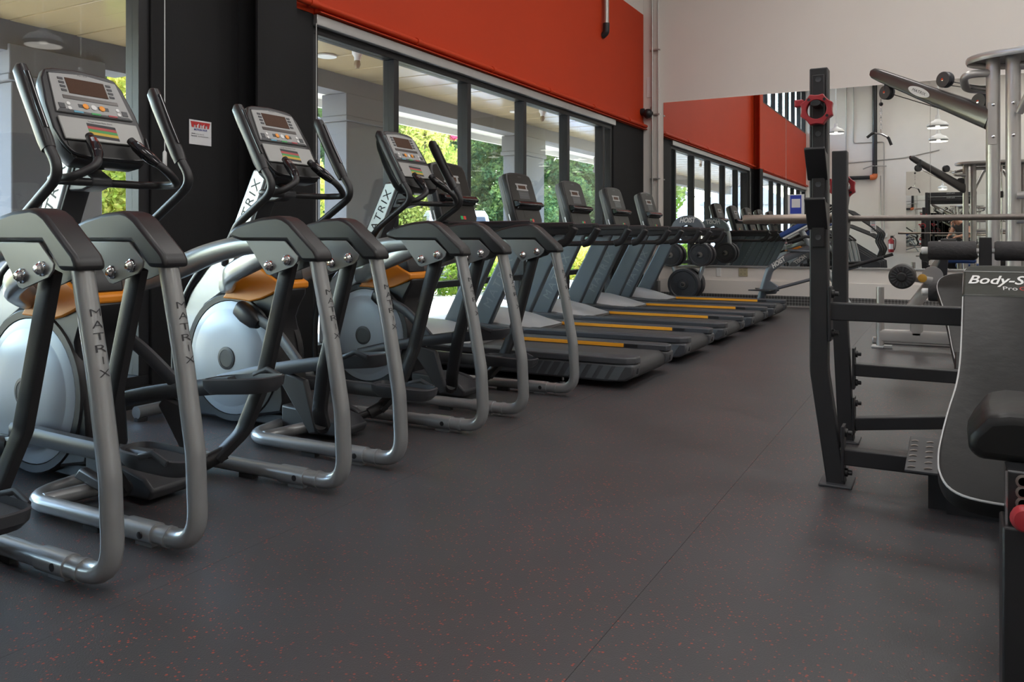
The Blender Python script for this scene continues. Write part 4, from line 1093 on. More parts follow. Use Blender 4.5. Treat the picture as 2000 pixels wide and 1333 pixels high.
# ---- leg extension machine behind
LE = thing('leg_extension_machine', 'grey framed leg machine with ribbed round roller and yellow pivot cap', 'gym machine', (-0.15, 7.9, 0))
B = lambda: MB(off=(0.15, -7.9, 0))
B().sweep([(-0.53, 8.0, 0.0), (-0.53, 8.0, 0.55)], 0.034, 0.034, 12).build('post', TOWER, LE)
B().sweep([(-0.53, 8.0, 0.115), (0.40, 8.0, 0.115)], 0.035, 0.055, 12, power=5).build('floor_beam', TOWER, LE)
B().box(-0.60, -0.50, 7.93, 8.07, 0, 0.02).box(-0.50, -0.43, 7.95, 8.0, 0.0, 0.03).build('foot', ALU, LE, bev=0.004)
B().sweep([(-0.235, 8.0, 0.13), (-0.235, 8.0, 0.40)], 0.052, 0.035, 12, power=5, up=(0, 1, 0)).build('post', TOWER, LE)
B().sweep([(-0.30, 8.0, 0.33), (-0.12, 8.0, 0.60)], 0.045, 0.052, 12, power=4).build('slanted_post', TOWER, LE)
B().lathe([(0.03, -0.03), (0.085, -0.03), (0.085, 0.03), (0.03, 0.03)], (-0.11, 7.95, 0.66), 'y', 28).build('pivot_disc', ALU, LE)
B().sweep([(-0.35, 7.85, 0.66), (-0.11, 7.90, 0.62)], 0.010, 0.035, 8, up=(0, 0, 1)).build('lever_arm', ALU, LE)
B().lathe([(0.036, 0), (0.036, -0.012), (0.02, -0.016), (0, -0.016)], (-0.185, 7.85, 0.645), 'y', 20).build('pivot_cap', mat('amber cap', (0.6, 0.33, 0.05), 0.4), LE)
ro = B().lathe([(0.02, 0.0), (0.088, 0.0), (0.102, 0.018), (0.105, 0.05), (0.105, 0.30), (0.095, 0.34), (0.02, 0.34)], (-0.335, 7.55, 0.665), 'y', 36).build('round_roller', mat('ribbed rubber', (0.03, 0.03, 0.032), 0.5), LE)
B().lathe([(0.04, 0.0), (0.04, -0.015), (0.03, -0.025), (0, -0.026)], (-0.335, 7.55, 0.665), 'y', 24).build('hub', BLACK, ro)
for k in range(18):
    t = 2 * math.pi * k / 18
    ca, sa = math.cos(t), math.sin(t)
    B().sweep([(-0.335 + 0.046 * ca, 7.547, 0.665 + 0.046 * sa), (-0.335 + 0.088 * ca, 7.547, 0.665 + 0.088 * sa)], 0.006, 0.006, 6).build('rib', GUN, ro)
B().box(-0.05, 0.45, 7.75, 8.3, 0.55, 0.63).build('seat', VINYLB, LE, bev=0.03)
B().prism([(-0.12, 0.6), (0.0, 0.6), (0.02, 0.9), (-0.02, 0.92)], 'y', 8.2, 8.3).build('back_support', BLACK, LE, bev=0.01)
B().sweep([(0.2, 8.0, 0.12), (0.2, 8.0, 0.56)], 0.04, 0.04, 12).build('post', TOWER, LE)
B().box(-0.62, 0.45, 8.3, 8.36, 0.0, 0.06).build('rear_stabiliser', TOWER, LE, bev=0.01)
B().sweep([(0.2, 8.0, 0.09), (0.2, 8.33, 0.04)], 0.03, 0.03, 8).build('link', TOWER, LE)

# ---- cable tower (lat pulldown station)
CT = thing('cable_tower', 'tall warm grey cable tower with a long slanted pulley arm', 'gym machine', (0.75, 7.2, 0))
B = lambda: MB(off=(-0.75, -7.2, 0))
for x, y, r in ((0.31, 7.10, 0.048), (0.437, 7.06, 0.050), (1.10, 7.10, 0.048), (1.23, 7.06, 0.05)):
    B().tube([(x, y, 0.05), (x, y, 2.36)], r, 24).build('upright', TOWER, CT)
# top ring
rg = [(0.77 + 0.63 * math.cos(t), 7.18 + 0.36 * math.sin(t), 2.36) for t in [2 * math.pi * k / 40 for k in range(41)]]
B().sweep(rg, 0.012, 0.028, 8, cap=False).build('top_ring', TOWER, CT)
b = B(); b.prism([(p[0] * 0.985 + 0.77 * 0.015, p[1] * 0.985 + 7.18 * 0.015) for p in rg[:-1]], 'z', 2.375, 2.385); b.build('top_plate', ARMG, CT)
for q in (-1, 1):
    x0 = 0.77 + q * 0.46
    B().tube(fillet([(x0, 7.10, 2.25), (0.77 + q * 0.66, 7.0, 2.24), (0.77 + q * 0.64, 7.25, 2.16), (x0, 7.25, 2.15)], 0.09, 8), 0.030, 14).build('pull_up_handle', TOWER, CT)
B().tube(fillet([(0.47, 6.98, 1.92), (0.62, 6.75, 2.26), (0.92, 6.75, 2.26), (1.07, 6.98, 1.92)], 0.08, 6), 0.028, 14).build('front_bar', TOWER, CT)
B().tube([(0.43, 7.06, 2.28), (1.23, 7.06, 2.28)], 0.032, 14).build('cross_bar', TOWER, CT)
for z in (1.31, 1.13):
    B().tube([(0.455, 6.99, z), (1.10, 6.99, z)], 0.028, 14).build('rung', TOWER, CT)
# arm
a0 = Vector((0.30, 7.10, 1.90)); a1 = Vector((-0.56, 7.83, 2.46))
ar = []
n = 14
for k in range(n + 1): ar.append(a0.lerp(a1, k / n))
ar.append(a1 + Vector((-0.03, 0.026, 0.012)))
B().sweep(ar, [0.045] * n + [0.040, 0.022], [0.085 - 0.035 * k / n for k in range(n)] + [0.046, 0.026], 16, power=4).build('pulley_arm', ARMG, CT)
d = (a0 - a1).normalized(); side = d.cross(Vector((0, 0, 1))).normalized(); upv = side.cross(d)
if side.y > 0: side = -side
mid = a0.lerp(a1, 0.55)
Mo = frame(mid + side * 0.046 + Vector((-0.75, -7.2, 0)), d, upv, side)
el = MB(M=Mo); el.lathe([(0.0, 0.0), (1.0, 0.0), (1.0, 0.003), (0.0, 0.003)], (0, 0, 0), 'z', 28)
el.v = [tuple(Mo @ Vector(((Mo.inverted() @ Vector(v)).x * 0.115, (Mo.inverted() @ Vector(v)).y * 0.036, (Mo.inverted() @ Vector(v)).z))) for v in el.v]
ba = el.build('badge', WHITE, CT)
lettering('lettering', 'MATRIX', 0.035, GUN, ba, Mo @ Vector((0, 0, 0.004)), d, upv, shear=0.2, width=0.15)
def pulley(c, r):
    w = 0.03
    M_ = frame(Vector(c) + Vector((-0.75, -7.2, 0)), d.cross(side) , d, side)
    q = MB(M=M_); q.lathe([(0.0, -w), (r * 0.96, -w), (r, -w * 0.8), (r, -w * 0.3), (r * 0.85, 0), (r, w * 0.3), (r, w * 0.8), (r * 0.96, w), (0, w)], (0, 0, 0), 'z', 30)
    pu = q.build('pulley', GUN, CT)
    MB(M=M_).lathe([(0.012, w), (0.012, w + 0.006), (0, w + 0.007)], (0, 0, 0), 'z', 12).build('axle', CHROME, pu)
pulley(a1 + Vector((0.10, -0.07, -0.19)), 0.062)
pulley(a0.lerp(a1, 0.36) + Vector((0, 0, 0.17)), 0.064)
pulley(a0.lerp(a1, 0.08) + Vector((0, 0, 0.10)), 0.064)
pm = a1 + Vector((0.10, -0.07, -0.19))
B().box(pm.x - 0.02, pm.x + 0.05, pm.y - 0.03, pm.y + 0.03, pm.z + 0.02, pm.z + 0.16).build('pulley_bracket', GUN, CT)
c1 = a0.lerp(a1, 0.36) + Vector((0.03, -0.02, 0.12))
B().tube([tuple(c1), (0.27, 7.12, 2.12)], 0.004, 6).tube([tuple(c1 + Vector((0, 0, 0.03))), (0.27, 7.12, 2.145)], 0.004, 6).tube([tuple(a0.lerp(a1, 0.4) + Vector((0, 0, -0.08))), tuple(pm)], 0.004, 6).build('cable', BLACK, CT)
for z, dz in ((2.0, 0), (1.76, 0)):
    for x, y in ((0.31, 7.05), (0.437, 7.008)):
        B().lathe([(0.013, 0.0), (0.013, -0.008), (0.006, -0.012), (0, -0.012)], (x, y, z), 'y', 12).build('bolt', CHROME, CT)
B().sweep([(0.303, 7.048, 1.70), (0.303, 7.048, 2.02)], 0.032, 0.004, 8, up=(0, 1, 0)).build('clamp_plate', TOWER, CT, bev=0.002)
# weight stack with guide rods between the uprights
for x in (0.66, 0.88):
    B().tube([(x, 7.25, 0.12), (x, 7.25, 2.34)], 0.012, 10).build('guide_rod', CHROME, CT)
for x in (0.66, 0.88): B().lathe([(0.025, 0), (0.025, 0.10), (0.02, 0.12)], (x, 7.25, 1.72), 'z', 14).build('rod_bumper', BLACK, CT)
for k in range(16):
    B().box(0.57, 0.97, 7.18, 7.32, 0.20 + k * 0.036, 0.233 + k * 0.036).build('weight_plate', BLACKM, CT, bev=0.003)
B().box(0.25, 1.30, 6.98, 7.35, 0.0, 0.06).build('base', TOWER, CT, bev=0.01)
B().box(0.15, 0.75, 6.45, 6.95, 0.42, 0.50).build('seat', VINYLB, CT, bev=0.025)
B().sweep([(0.45, 6.7, 0.0), (0.45, 6.7, 0.42)], 0.035, 0.035, 8).build('seat_post', TOWER, CT)
B().sweep([(0.45, 6.7, 0.05), (0.45, 7.05, 0.05)], 0.035, 0.03, 8).build('seat_beam', TOWER, CT)

# hanging handle with chain
RB = thing('pulldown_handle', 'short bent bar handle with black grips hanging from a chain', 'cable handle', (pm.x - 0.05, pm.y + 0.04, pm.z - 0.41))
RB.scale = (0.65, 0.65, 0.65)
h0 = Vector(RB.location)
MB().lathe([(0, -0.028), (0.02, -0.02), (0.028, 0), (0.02, 0.02), (0, 0.028)], (0, 0, 0.49), 'z', 16).build('stop_ball', BLACK, RB)
MB().tube([(0, 0, 0.515), (0, 0, 0.56)], 0.004, 6).build('cable_end', BLACK, RB)
for k in range(6):
    zc = 0.435 - k * 0.05; a = 0.013; hh = 0.033
    lk = []
    for j in range(17):
        t = 2 * math.pi * j / 16
        ox, oz = a * math.cos(t), hh * math.sin(t)
        lk.append((ox, 0, zc + oz) if k % 2 else (0, ox, zc + oz))
    MB().tube(lk, 0.0045, 8, cap=False).build('chain_link', CHROME, RB)
MB().tube([(0, 0, 0.15), (0, 0, 0.085)], 0.012, 10).build('swivel', CHROME, RB)
hbp = fillet([(-0.17, -0.05, 0.04), (-0.10, -0.03, 0.10), (0, 0, 0.085), (0.09, 0.03, 0.03), (0.125, 0.04, -0.07)], 0.05, 6)
MB().tube(hbp, 0.013, 12).build('bar', CHROME, RB)
MB().tube(hbp[:8], 0.0185, 12).build('grip', RUBBER, RB)
MB().tube(hbp[-8:], 0.0185, 12).build('grip', RUBBER, RB)

# ---- plate tree with loose plates
TY = 11.40
TR = thing('plate_tree', 'silver plate tree with a rounded HOIST head plate by the mirror', 'plate rack', (-3.28, TY, 0))
B = lambda: MB(off=(3.28, -TY, 0))
for s in (-1, 1):
    pts = [(-3.28 + s * 0.17, TY, 1.20), (-3.28 + s * 0.23, TY, 1.06), (-3.28 + s * 0.25, TY, 0.85), (-3.28 + s * 0.225, TY, 0.62), (-3.28 + s * 0.15, TY, 0.38), (-3.28 + s * 0.05, TY, 0.10)]
    B().tube(spline(pts, 6), 0.032, 14).build('curved_post', SILVER, TR)
hd = [(-3.28 + 0.245 * math.cos(t), 1.10 + 0.215 * math.sin(t)) for t in [math.pi * k / 20 for k in range(21)]] + [(-3.28 + 0.115 * math.cos(t), 1.08 + 0.10 * math.sin(t)) for t in [math.pi - math.pi * k / 12 for k in range(13)]]
hd[0] = (-3.035, 1.10)
he = B().prism(hd, 'y', TY - 0.045, TY + 0.045).build('head_plate', HOISTG, TR, bev=0.006)
lettering('lettering', 'HOIST', 0.10, WHITE, he, (0, -0.0465, 1.245), (1, 0, 0), (0, 0, 1), shear=0.3, bold=0.003, width=0.24)
lettering('lettering', 'HOIST', 0.10, WHITE, he, (0, 0.0465, 1.245), (-1, 0, 0), (0, 0, 1), shear=0.3, bold=0.003, width=0.24)
B().box(-3.42, -3.14, TY - 0.30, TY - 0.22, 0, 0.06).box(-3.42, -3.14, TY + 0.22, TY + 0.30, 0, 0.06).box(-3.32, -3.24, TY - 0.3, TY + 0.3, 0.02, 0.09).build('base', SILVER, TR, bev=0.008)
pegs = ((-3.28, 1.05), (-3.50, 0.745), (-3.07, 0.755), (-3.30, 0.33))
for px_, pz_ in pegs:
    pg = B().tube([(px_, TY - 0.20, pz_), (px_, TY + 0.20, pz_)], 0.016, 12).build('peg', CHROME, TR)
    for q in (-1, 1): B().lathe([(0, q * 0.20), (0.022, q * 0.20), (0.024, q * 0.22), (0.012, q * 0.232), (0, q * 0.232)], (px_, TY, pz_), 'y', 14).build('peg_end', BLACK, TR)
def disc_plate(x, y, z, r, w, label, grp):
    p = thing('weight_plate', label, 'weight plate', (x, y, z - r), grp)
    pr = [(0.026, -w), (r * 0.30, -w), (r * 0.33, -w * 0.55), (r * 0.80, -w * 0.55), (r * 0.85, -w), (r * 0.97, -w), (r, -w * 0.7), (r, w * 0.7), (r * 0.97, w), (r * 0.85, w), (r * 0.80, w * 0.55), (r * 0.33, w * 0.55), (r * 0.30, w), (0.026, w), (0.026, -w)]
    MB().lathe(pr, (0, 0, r), 'y', 36).build('disc', PLATEIRON, p)
    for q in (-1, 1):
        for k in range(3):
            t0 = math.pi / 2 + k * 2 * math.pi / 3
            o_ = [(r * 0.72 * math.cos(t0 + a), r + r * 0.72 * math.sin(t0 + a)) for a in (-0.32, -0.16, 0, 0.16, 0.32)] + [(r * 0.52 * math.cos(t0 + a), r + r * 0.52 * math.sin(t0 + a)) for a in (0.25, 0, -0.25)]
            MB().prism(o_, 'y', q * w * 0.5, q * w * 0.62).build('hand_hole', INK, p)
        MB().lathe([(0.027, q * w), (0.038, q * w), (0.038, q * (w + 0.002)), (0.027, q * (w + 0.002))], (0, 0, r), 'y', 20).build('hub_ring', STEEL, p)
    lettering('lettering', '45' if r > 0.2 else '25' if r > 0.15 else '10', r * 0.3, GUN, p, (-r * 0.52, -w * 0.57, r * 1.18), (1, 0, 0.4), (-0.4, 0, 1))
    return p
for q, side in ((-1, 'front'), (1, 'wall side')):
    for k in range(3):
        nth = ('innermost', 'middle', 'outermost')[k]
        disc_plate(-3.30, TY + q * (0.075 + k * 0.047), 0.33, 0.225, 0.021, 'large black plate, %s on the lowest peg, %s of tree' % (nth, side), 'large plates on the tree')
        if k < 2:
            nth = ('inner', 'outer')[k]
            disc_plate(-3.50, TY + q * (0.075 + k * 0.045), 0.745, 0.165, 0.02, 'medium black plate, %s on the window-side peg, %s of tree' % (nth, side), 'medium plates on the tree')
            disc_plate(-3.07, TY + q * (0.075 + k * 0.045), 0.755, 0.165, 0.02, 'medium black plate, %s on the bench-side peg, %s of tree' % (nth, side), 'medium plates on the tree')
    disc_plate(-3.28, TY + q * 0.075, 1.05, 0.11, 0.016, 'small black plate on the top peg, %s of the plate tree' % side, 'small plates on the tree')

# ---- HOIST roll bench near the mirror
HB = thing('back_extension_bench', 'slate grey and blue padded HOIST bench in front of the mirror', 'gym bench', (-1.7, 11.2, 0))
B = lambda: MB(off=(1.7, -11.2, 0))
Y0 = 11.2
B().sweep(fillet([(-2.24, Y0, 0.06), (-2.18, Y0, 0.30), (-2.10, Y0, 0.57), (-1.90, Y0, 0.72), (-1.45, Y0, 0.92)], [0.2, 0.12, 0.2], 6), 0.035, 0.05, 8, up=(0, 0, 1), power=5).build('main_frame', HOISTG, HB)
dl = Vector((0.22, 0, 0.16)).normalized()
lettering('lettering', 'HOIST', 0.085, WHITE, HB, Vector((-0.285, -0.0362, 0.66)), dl, (-dl.z, 0, dl.x), shear=0.3, bold=0.003, width=0.21)
lettering('lettering', 'HOIST', 0.085, WHITE, HB, Vector((-0.285, 0.0362, 0.66)), -dl, (-dl.z, 0, dl.x), shear=0.3, bold=0.003, width=0.21)
B().prism([(-2.22, 0.22), (-2.02, 0.24), (-1.98, 0.34), (-2.10, 0.42)], 'y', Y0 - 0.03, Y0 + 0.03).build('gusset', HOISTG, HB, bev=0.006)
fp = B(); fp.prism([(-2.34, Y0 - 0.22), (-2.05, Y0 - 0.28), (-2.02, Y0 - 0.04), (-2.24, Y0 - 0.02)], 'z', 0.285, 0.30); fp.prism([(-2.34, Y0 + 0.22), (-2.05, Y0 + 0.28), (-2.02, Y0 + 0.04), (-2.24, Y0 + 0.02)], 'z', 0.285, 0.30)
fp.build('foot_plate', BLACKM, HB, bev=0.003)
B().box(-2.36, -2.16, Y0 - 0.35, Y0 + 0.35, 0.0, 0.06).build('base_bar', HOISTG, HB, bev=0.01)
B().tube([(-2.05, Y0, 0.30), (-1.40, Y0, 0.50), (-1.0, Y0, 0.63)], 0.022, 12).build('lower_tube', HOISTG, HB)
B().sweep([(-2.05, Y0, 0.30), (-1.99, Y0, 0.32)], 0.035, 0.045, 8).build('tube_collar', HOISTG, HB)
B().tube([(-1.86, Y0 - 0.05, 0.83), (-1.55, Y0 - 0.05, 0.81)], 0.02, 10).build('side_link', HOISTG, HB)
B().tube([(-1.72, Y0, 1.12), (-1.30, Y0, 0.45), (-1.05, Y0, 0.03)], 0.038, 14).build('rear_post', SILVER, HB)
B().box(-1.12, -0.98, Y0 - 0.4, Y0 + 0.4, 0, 0.05).build('base_bar', HOISTG, HB, bev=0.01)
for yy in (-0.17, 0.17):
    q = MB(M=Matrix.Translation((1.7, -11.2, 0)) @ frame((-1.72, Y0 + yy, 1.10), Vector((0.87, 0, 0.48)), Vector((0, 1, 0)), Vector((-0.48, 0, 0.87))))
    q.box(-0.22, 0.20, -0.11, 0.11, -0.01, 0.06); q.build('thigh_pad', VINYLB, HB, bev=0.022)
    q = MB(M=Matrix.Translation((1.7, -11.2, 0)) @ frame((-1.72, Y0 + yy, 1.10), Vector((0.87, 0, 0.48)), Vector((0, 1, 0)), Vector((-0.48, 0, 0.87))))
    q.box(-0.2, 0.18, -0.09, 0.09, -0.03, -0.01); q.build('pad_plate', WHITE, HB)
    B().tube([(-1.84, Y0 + yy, 0.93), (-1.62, Y0 + yy, 1.01), (-1.50, Y0 + yy * 0.5, 1.0)], 0.020, 12).build('hand_grip', RUBBER, HB)
    B().tube([(-1.87, Y0 + yy, 0.92), (-1.84, Y0 + yy, 0.93)], 0.022, 12).build('grip_end', CHROME, HB)
B().tube([(-1.45, Y0 - 0.1, 0.60), (-1.10, Y0 - 0.1, 0.62), (-0.70, Y0 - 0.1, 0.75)], 0.024, 12).build('rear_arm', BLACKM, HB)

# ---- sheets and notices
p = thing('blue_sheet', 'white bordered blue sheet taped to the mirror', 'poster', (-1.91, YF - 0.014, 1.33))
MB().box(-0.115, 0.115, -0.002, 0, 0, 0.29).build('sheet', PAPER, p)
MB().box(-0.08, 0.075, -0.003, -0.002, 0.012, 0.278).build('blue_field', mat('royal blue ink', (0.03, 0.06, 0.42), 0.6), p)
MB().box(-0.06, 0.06, -0.004, -0.003, 0.10, 0.225).build('blank_square', PAPER, p)

p = thing('paper_notice', 'white paper notice with red header on the black wall', 'notice', (XW + 0.002, 3.556, 1.588))
MB().box(0, 0.002, -0.086, 0.086, 0, 0.155).build('sheet', PAPER, p)
MB().prism([(-0.076, 0.145), (0.076, 0.145), (0.066, 0.108), (-0.068, 0.108)], 'x', 0.002, 0.003).build('header', REDINK, p)
for k, (y, h) in enumerate(((-0.045, 0.026), (-0.022, 0.030), (0.002, 0.032), (0.02, 0.028), (0.045, 0.030))):
    w = 0.007
    MB().prism([(y - w * 0.7, 0.105), (y + w * 0.7, 0.105), (y + w, 0.105 + h * 0.55), (y + w * 1.3 * (1 if k % 2 else -1), 0.105 + h), (y, 0.105 + h * 0.75), (y - w, 0.105 + h * 0.55)], 'x', 0.003, 0.0036).build('figure', PAPER, p)
EY = (0, 1, 0); EZ = (0, 0, 1)
lettering('lettering', 'MOTION WI-FI', 0.017, BLUEINK, p, (0.0032, 0.0, 0.094), EY, EZ, bold=0.0006, width=0.10)
lettering('lettering', 'WLAN:', 0.0085, INK, p, (0.0032, -0.055, 0.068), EY, EZ, bold=0.0004, width=0.032)
lettering('lettering', 'Motion Guest 5G', 0.0085, INK, p, (0.0032, -0.005, 0.067), EY, EZ, width=0.062)
lettering('lettering', 'Password:', 0.0085, INK, p, (0.0032, -0.05, 0.054), EY, EZ, bold=0.0004, width=0.043)
lettering('lettering', 'MOTIONWIFI', 0.0085, INK, p, (0.0032, 0.02, 0.053), EY, EZ, width=0.078)

for (y, z0, z1, lb) in ((3.262, 1.41, 2.60, 'white blind cord with cord weight beside the near window'), (4.585, 1.0, 2.60, 'pale blind chain at the edge of the black wall')):
    p = thing('blind_cord', lb, 'blind cord', (XW + 0.04, y, z0))
    MB().tube([(0, 0, 0.08), (0, 0, z1 - z0)], 0.003, 6).build('cord', WHITE, p)
    MB().sweep([(0, 0, 0), (0, 0, 0.005), (0, 0, 0.10), (0, 0, 0.112)], [0.010, 0.014, 0.013, 0.006], [0.008, 0.011, 0.010, 0.005], 8, up=(1, 0, 0)).build('cord_weight', WHITE, p)

# ================================================================== BEHIND THE CAMERA (seen in the mirrors)
# stair climbers beside the windows
def climber(y, label):
    r = thing('stair_climber', label, 'stair climber', (-2.6, y, 0), 'stair climbers')
    B = lambda: MB(off=(2.6, 0, 0))
    for s in (-1, 1):
        ys = s * 0.34
        B().tube(fillet([(-3.35, ys, 1.75), (-3.0, ys, 1.95), (-2.55, ys, 1.80), (-1.85, ys, 1.30), (-1.66, ys, 1.12), (-1.74, ys, 0.90), (-1.62, ys, 0.66), (-1.72, ys, 0.38)], 0.12, 6), 0.024, 12).build('handrail', BLACKM, r)
        B().tube(fillet([(-3.2, ys, 1.45), (-2.6, ys, 1.38), (-1.85, ys, 1.05), (-1.70, ys, 0.95)], 0.12, 6), 0.024, 12).build('lower_rail', BLACKM, r)
        B().prism([(-3.5, 0.0), (-3.55, 1.05), (-3.35, 1.25), (-3.05, 1.20), (-1.75, 0.36), (-1.62, 0.30), (-1.60, 0.0)], 'y', s * 0.30, s * 0.335).build('side_panel', GUN, r, bev=0.01)
    for k in range(7):
        x = -1.72 - 0.21 * k; z = 0.24 + 0.13 * k
        B().box(x - 0.22, x, -0.29, 0.29, z - 0.02, z).build('step', BLACKM, r, bev=0.004)
        B().box(x - 0.005, x + 0.006, -0.28, 0.28, z - 0.12, z - 0.02).build('riser', GUN, r)
    B().box(-3.5, -1.65, -0.29, 0.29, 0.02, 0.12).build('base', BLACK, r, bev=0.01)
    B().prism([(-3.45, 1.2), (-3.38, 1.2), (-3.22, 1.80), (-3.34, 1.84)], 'y', -0.08, 0.08).build('mast', GUN, r, bev=0.01)
    B().prism([(-3.36, 1.72), (-3.24, 1.68), (-3.36, 2.05), (-3.44, 2.05)], 'y', -0.22, 0.22).build('console', BLACK, r, bev=0.012)
    return r
for k, y in enumerate((-0.55, -1.6, -2.65)):
    climber(y, 'black stair climber with long sloping handrails, %s from the ellipticals' % ('first', 'second', 'third')[k])
p = thing('placard', 'white placard with red lines hung on a stair climber rail', 'placard', (-1.80, -0.21, 1.12))
MB().box(-0.075, 0.075, 0.0, 0.006, 0, 0.46).build('board', PAPER, p)
for k in range(9):
    MB().box(-0.05, 0.05, 0.006, 0.007, 0.05 + k * 0.042, 0.066 + k * 0.042).build('print_line', REDINK if k in (4, 8) else INK, p)
MB().tube([(-0.03, 0.003, 0.46), (0, -0.003, 0.50), (0.03, 0.003, 0.46)], 0.004, 6).build('hanger', BLACK, p)

# back wall services
p = thing('sprinkler_riser', 'black iron pipe with orange elbow on the back wall', 'pipe', (-2.05, YB + 0.10, 2.9))
MB().tube([(0, 0, 0.13), (0, 0, ZC - 2.9)], 0.075, 16).build('riser', IRONPIPE, p)
MB().tube(fillet([(0, 0, 0.16), (0, 0, 0.05), (-0.14, 0, 0.05)], 0.09, 6), 0.088, 16).build('elbow', ORPIPE, p)
MB().tube([(-0.12, 0, 0.05), (-1.2, 0, 0.05)], 0.062, 16).build('branch', IRONPIPE, p)
MB().tube([(-0.35, 0.04, 0.33), (-0.1, 0.06, 0.42), (0.35, 0.04, 0.40)], 0.02, 8).build('bracket', GALV, p)
b = MB()
for pts in ([(-2.92, YB + 0.02, ZC), (-2.92, YB + 0.02, 3.45), (-1.2, YB + 0.02, 3.55), (-0.2, YB + 0.02, 3.75)], [(-2.70, YB + 0.02, ZC), (-2.70, YB + 0.02, 4.1), (-1.78, YB + 0.02, 4.1), (-1.78, YB + 0.02, 1.1)], [(-1.88, YB + 0.02, 3.0), (-1.88, YB + 0.02, 1.1)]):
    b.tube(fillet(pts, 0.08, 4), 0.014, 8)
tag(b.build('wall_conduit', GALV), 'thin grey conduit runs on the back wall', 'conduit')
tag(MB().box(-1.92, -1.68, YB, YB + 0.06, 1.0, 1.13).build('socket_box', WHITE, bev=0.004), 'white socket box on the back wall', 'socket')
p = thing('fire_extinguisher', 'red fire extinguisher hung on the back wall', 'fire extinguisher', (-1.57, YB + 0.10, 0.52))
MB().lathe([(0, 0), (0.07, 0.0), (0.08, 0.02), (0.08, 0.36), (0.06, 0.41), (0.025, 0.44), (0.02, 0.47), (0, 0.47)], (0, 0, 0), 'z', 20).build('cylinder', RED, p)
MB().box(-0.02, 0.07, -0.015, 0.015, 0.47, 0.53).build('handle', BLACK, p)
MB().tube(spline([(0.03, 0, 0.48), (0.13, 0.02, 0.42), (0.13, 0.02, 0.2), (0.10, 0.02, 0.08)]), 0.011, 8).build('hose', BLACK, p)
MB().lathe([(0.0808, 0.1), (0.0808, 0.27)], (0, 0, 0), 'z', 12, 0.6, 2.6).build('label_sheet', PAPER, p)
MB().box(-0.09, 0.09, -0.10, -0.085, 0.05, 0.4).build('wall_bracket', BLACK, p)
# power rack behind
PRK = thing('power_rack', 'black power rack with lettered crossbars before the back mirror', 'power rack', (0.1, -2.9, 0))
for x in (-0.62, 0.62):
    for y in (-0.55, 0.55):
        MB().box(x - 0.038, x + 0.038, y - 0.038, y + 0.038, 0, 2.32).build('upright', BLACKM, PRK, bev=0.004)
    MB().box(x - 0.035, x + 0.035, -0.55, 0.55, 0.02, 0.09).build('base_beam', BLACKM, PRK)
    MB().box(x - 0.035, x + 0.035, -0.55, 0.55, 2.22, 2.30).build('top_beam', BLACKM, PRK)
for y in (-0.55, 0.55):
    for z in (2.28, 2.15):
        c_ = MB().box(-0.62, 0.62, y - 0.03, y + 0.03, z - 0.035, z + 0.035).build('crossbar', BLACKM, PRK, bev=0.004)
        if y > 0: lettering('lettering', 'MATRIX', 0.06, PANELG, c_, (0, y + 0.031, z), (-1, 0, 0), (0, 0, 1))
for x in (-0.62, 0.62):
    for z in (1.85, 0.72, 0.45):
        MB().tube([(x, 0.55, z), (x + math.copysign(0.28, x), 0.55, z)], 0.022, 12).build('plate_horn', STEEL, PRK)

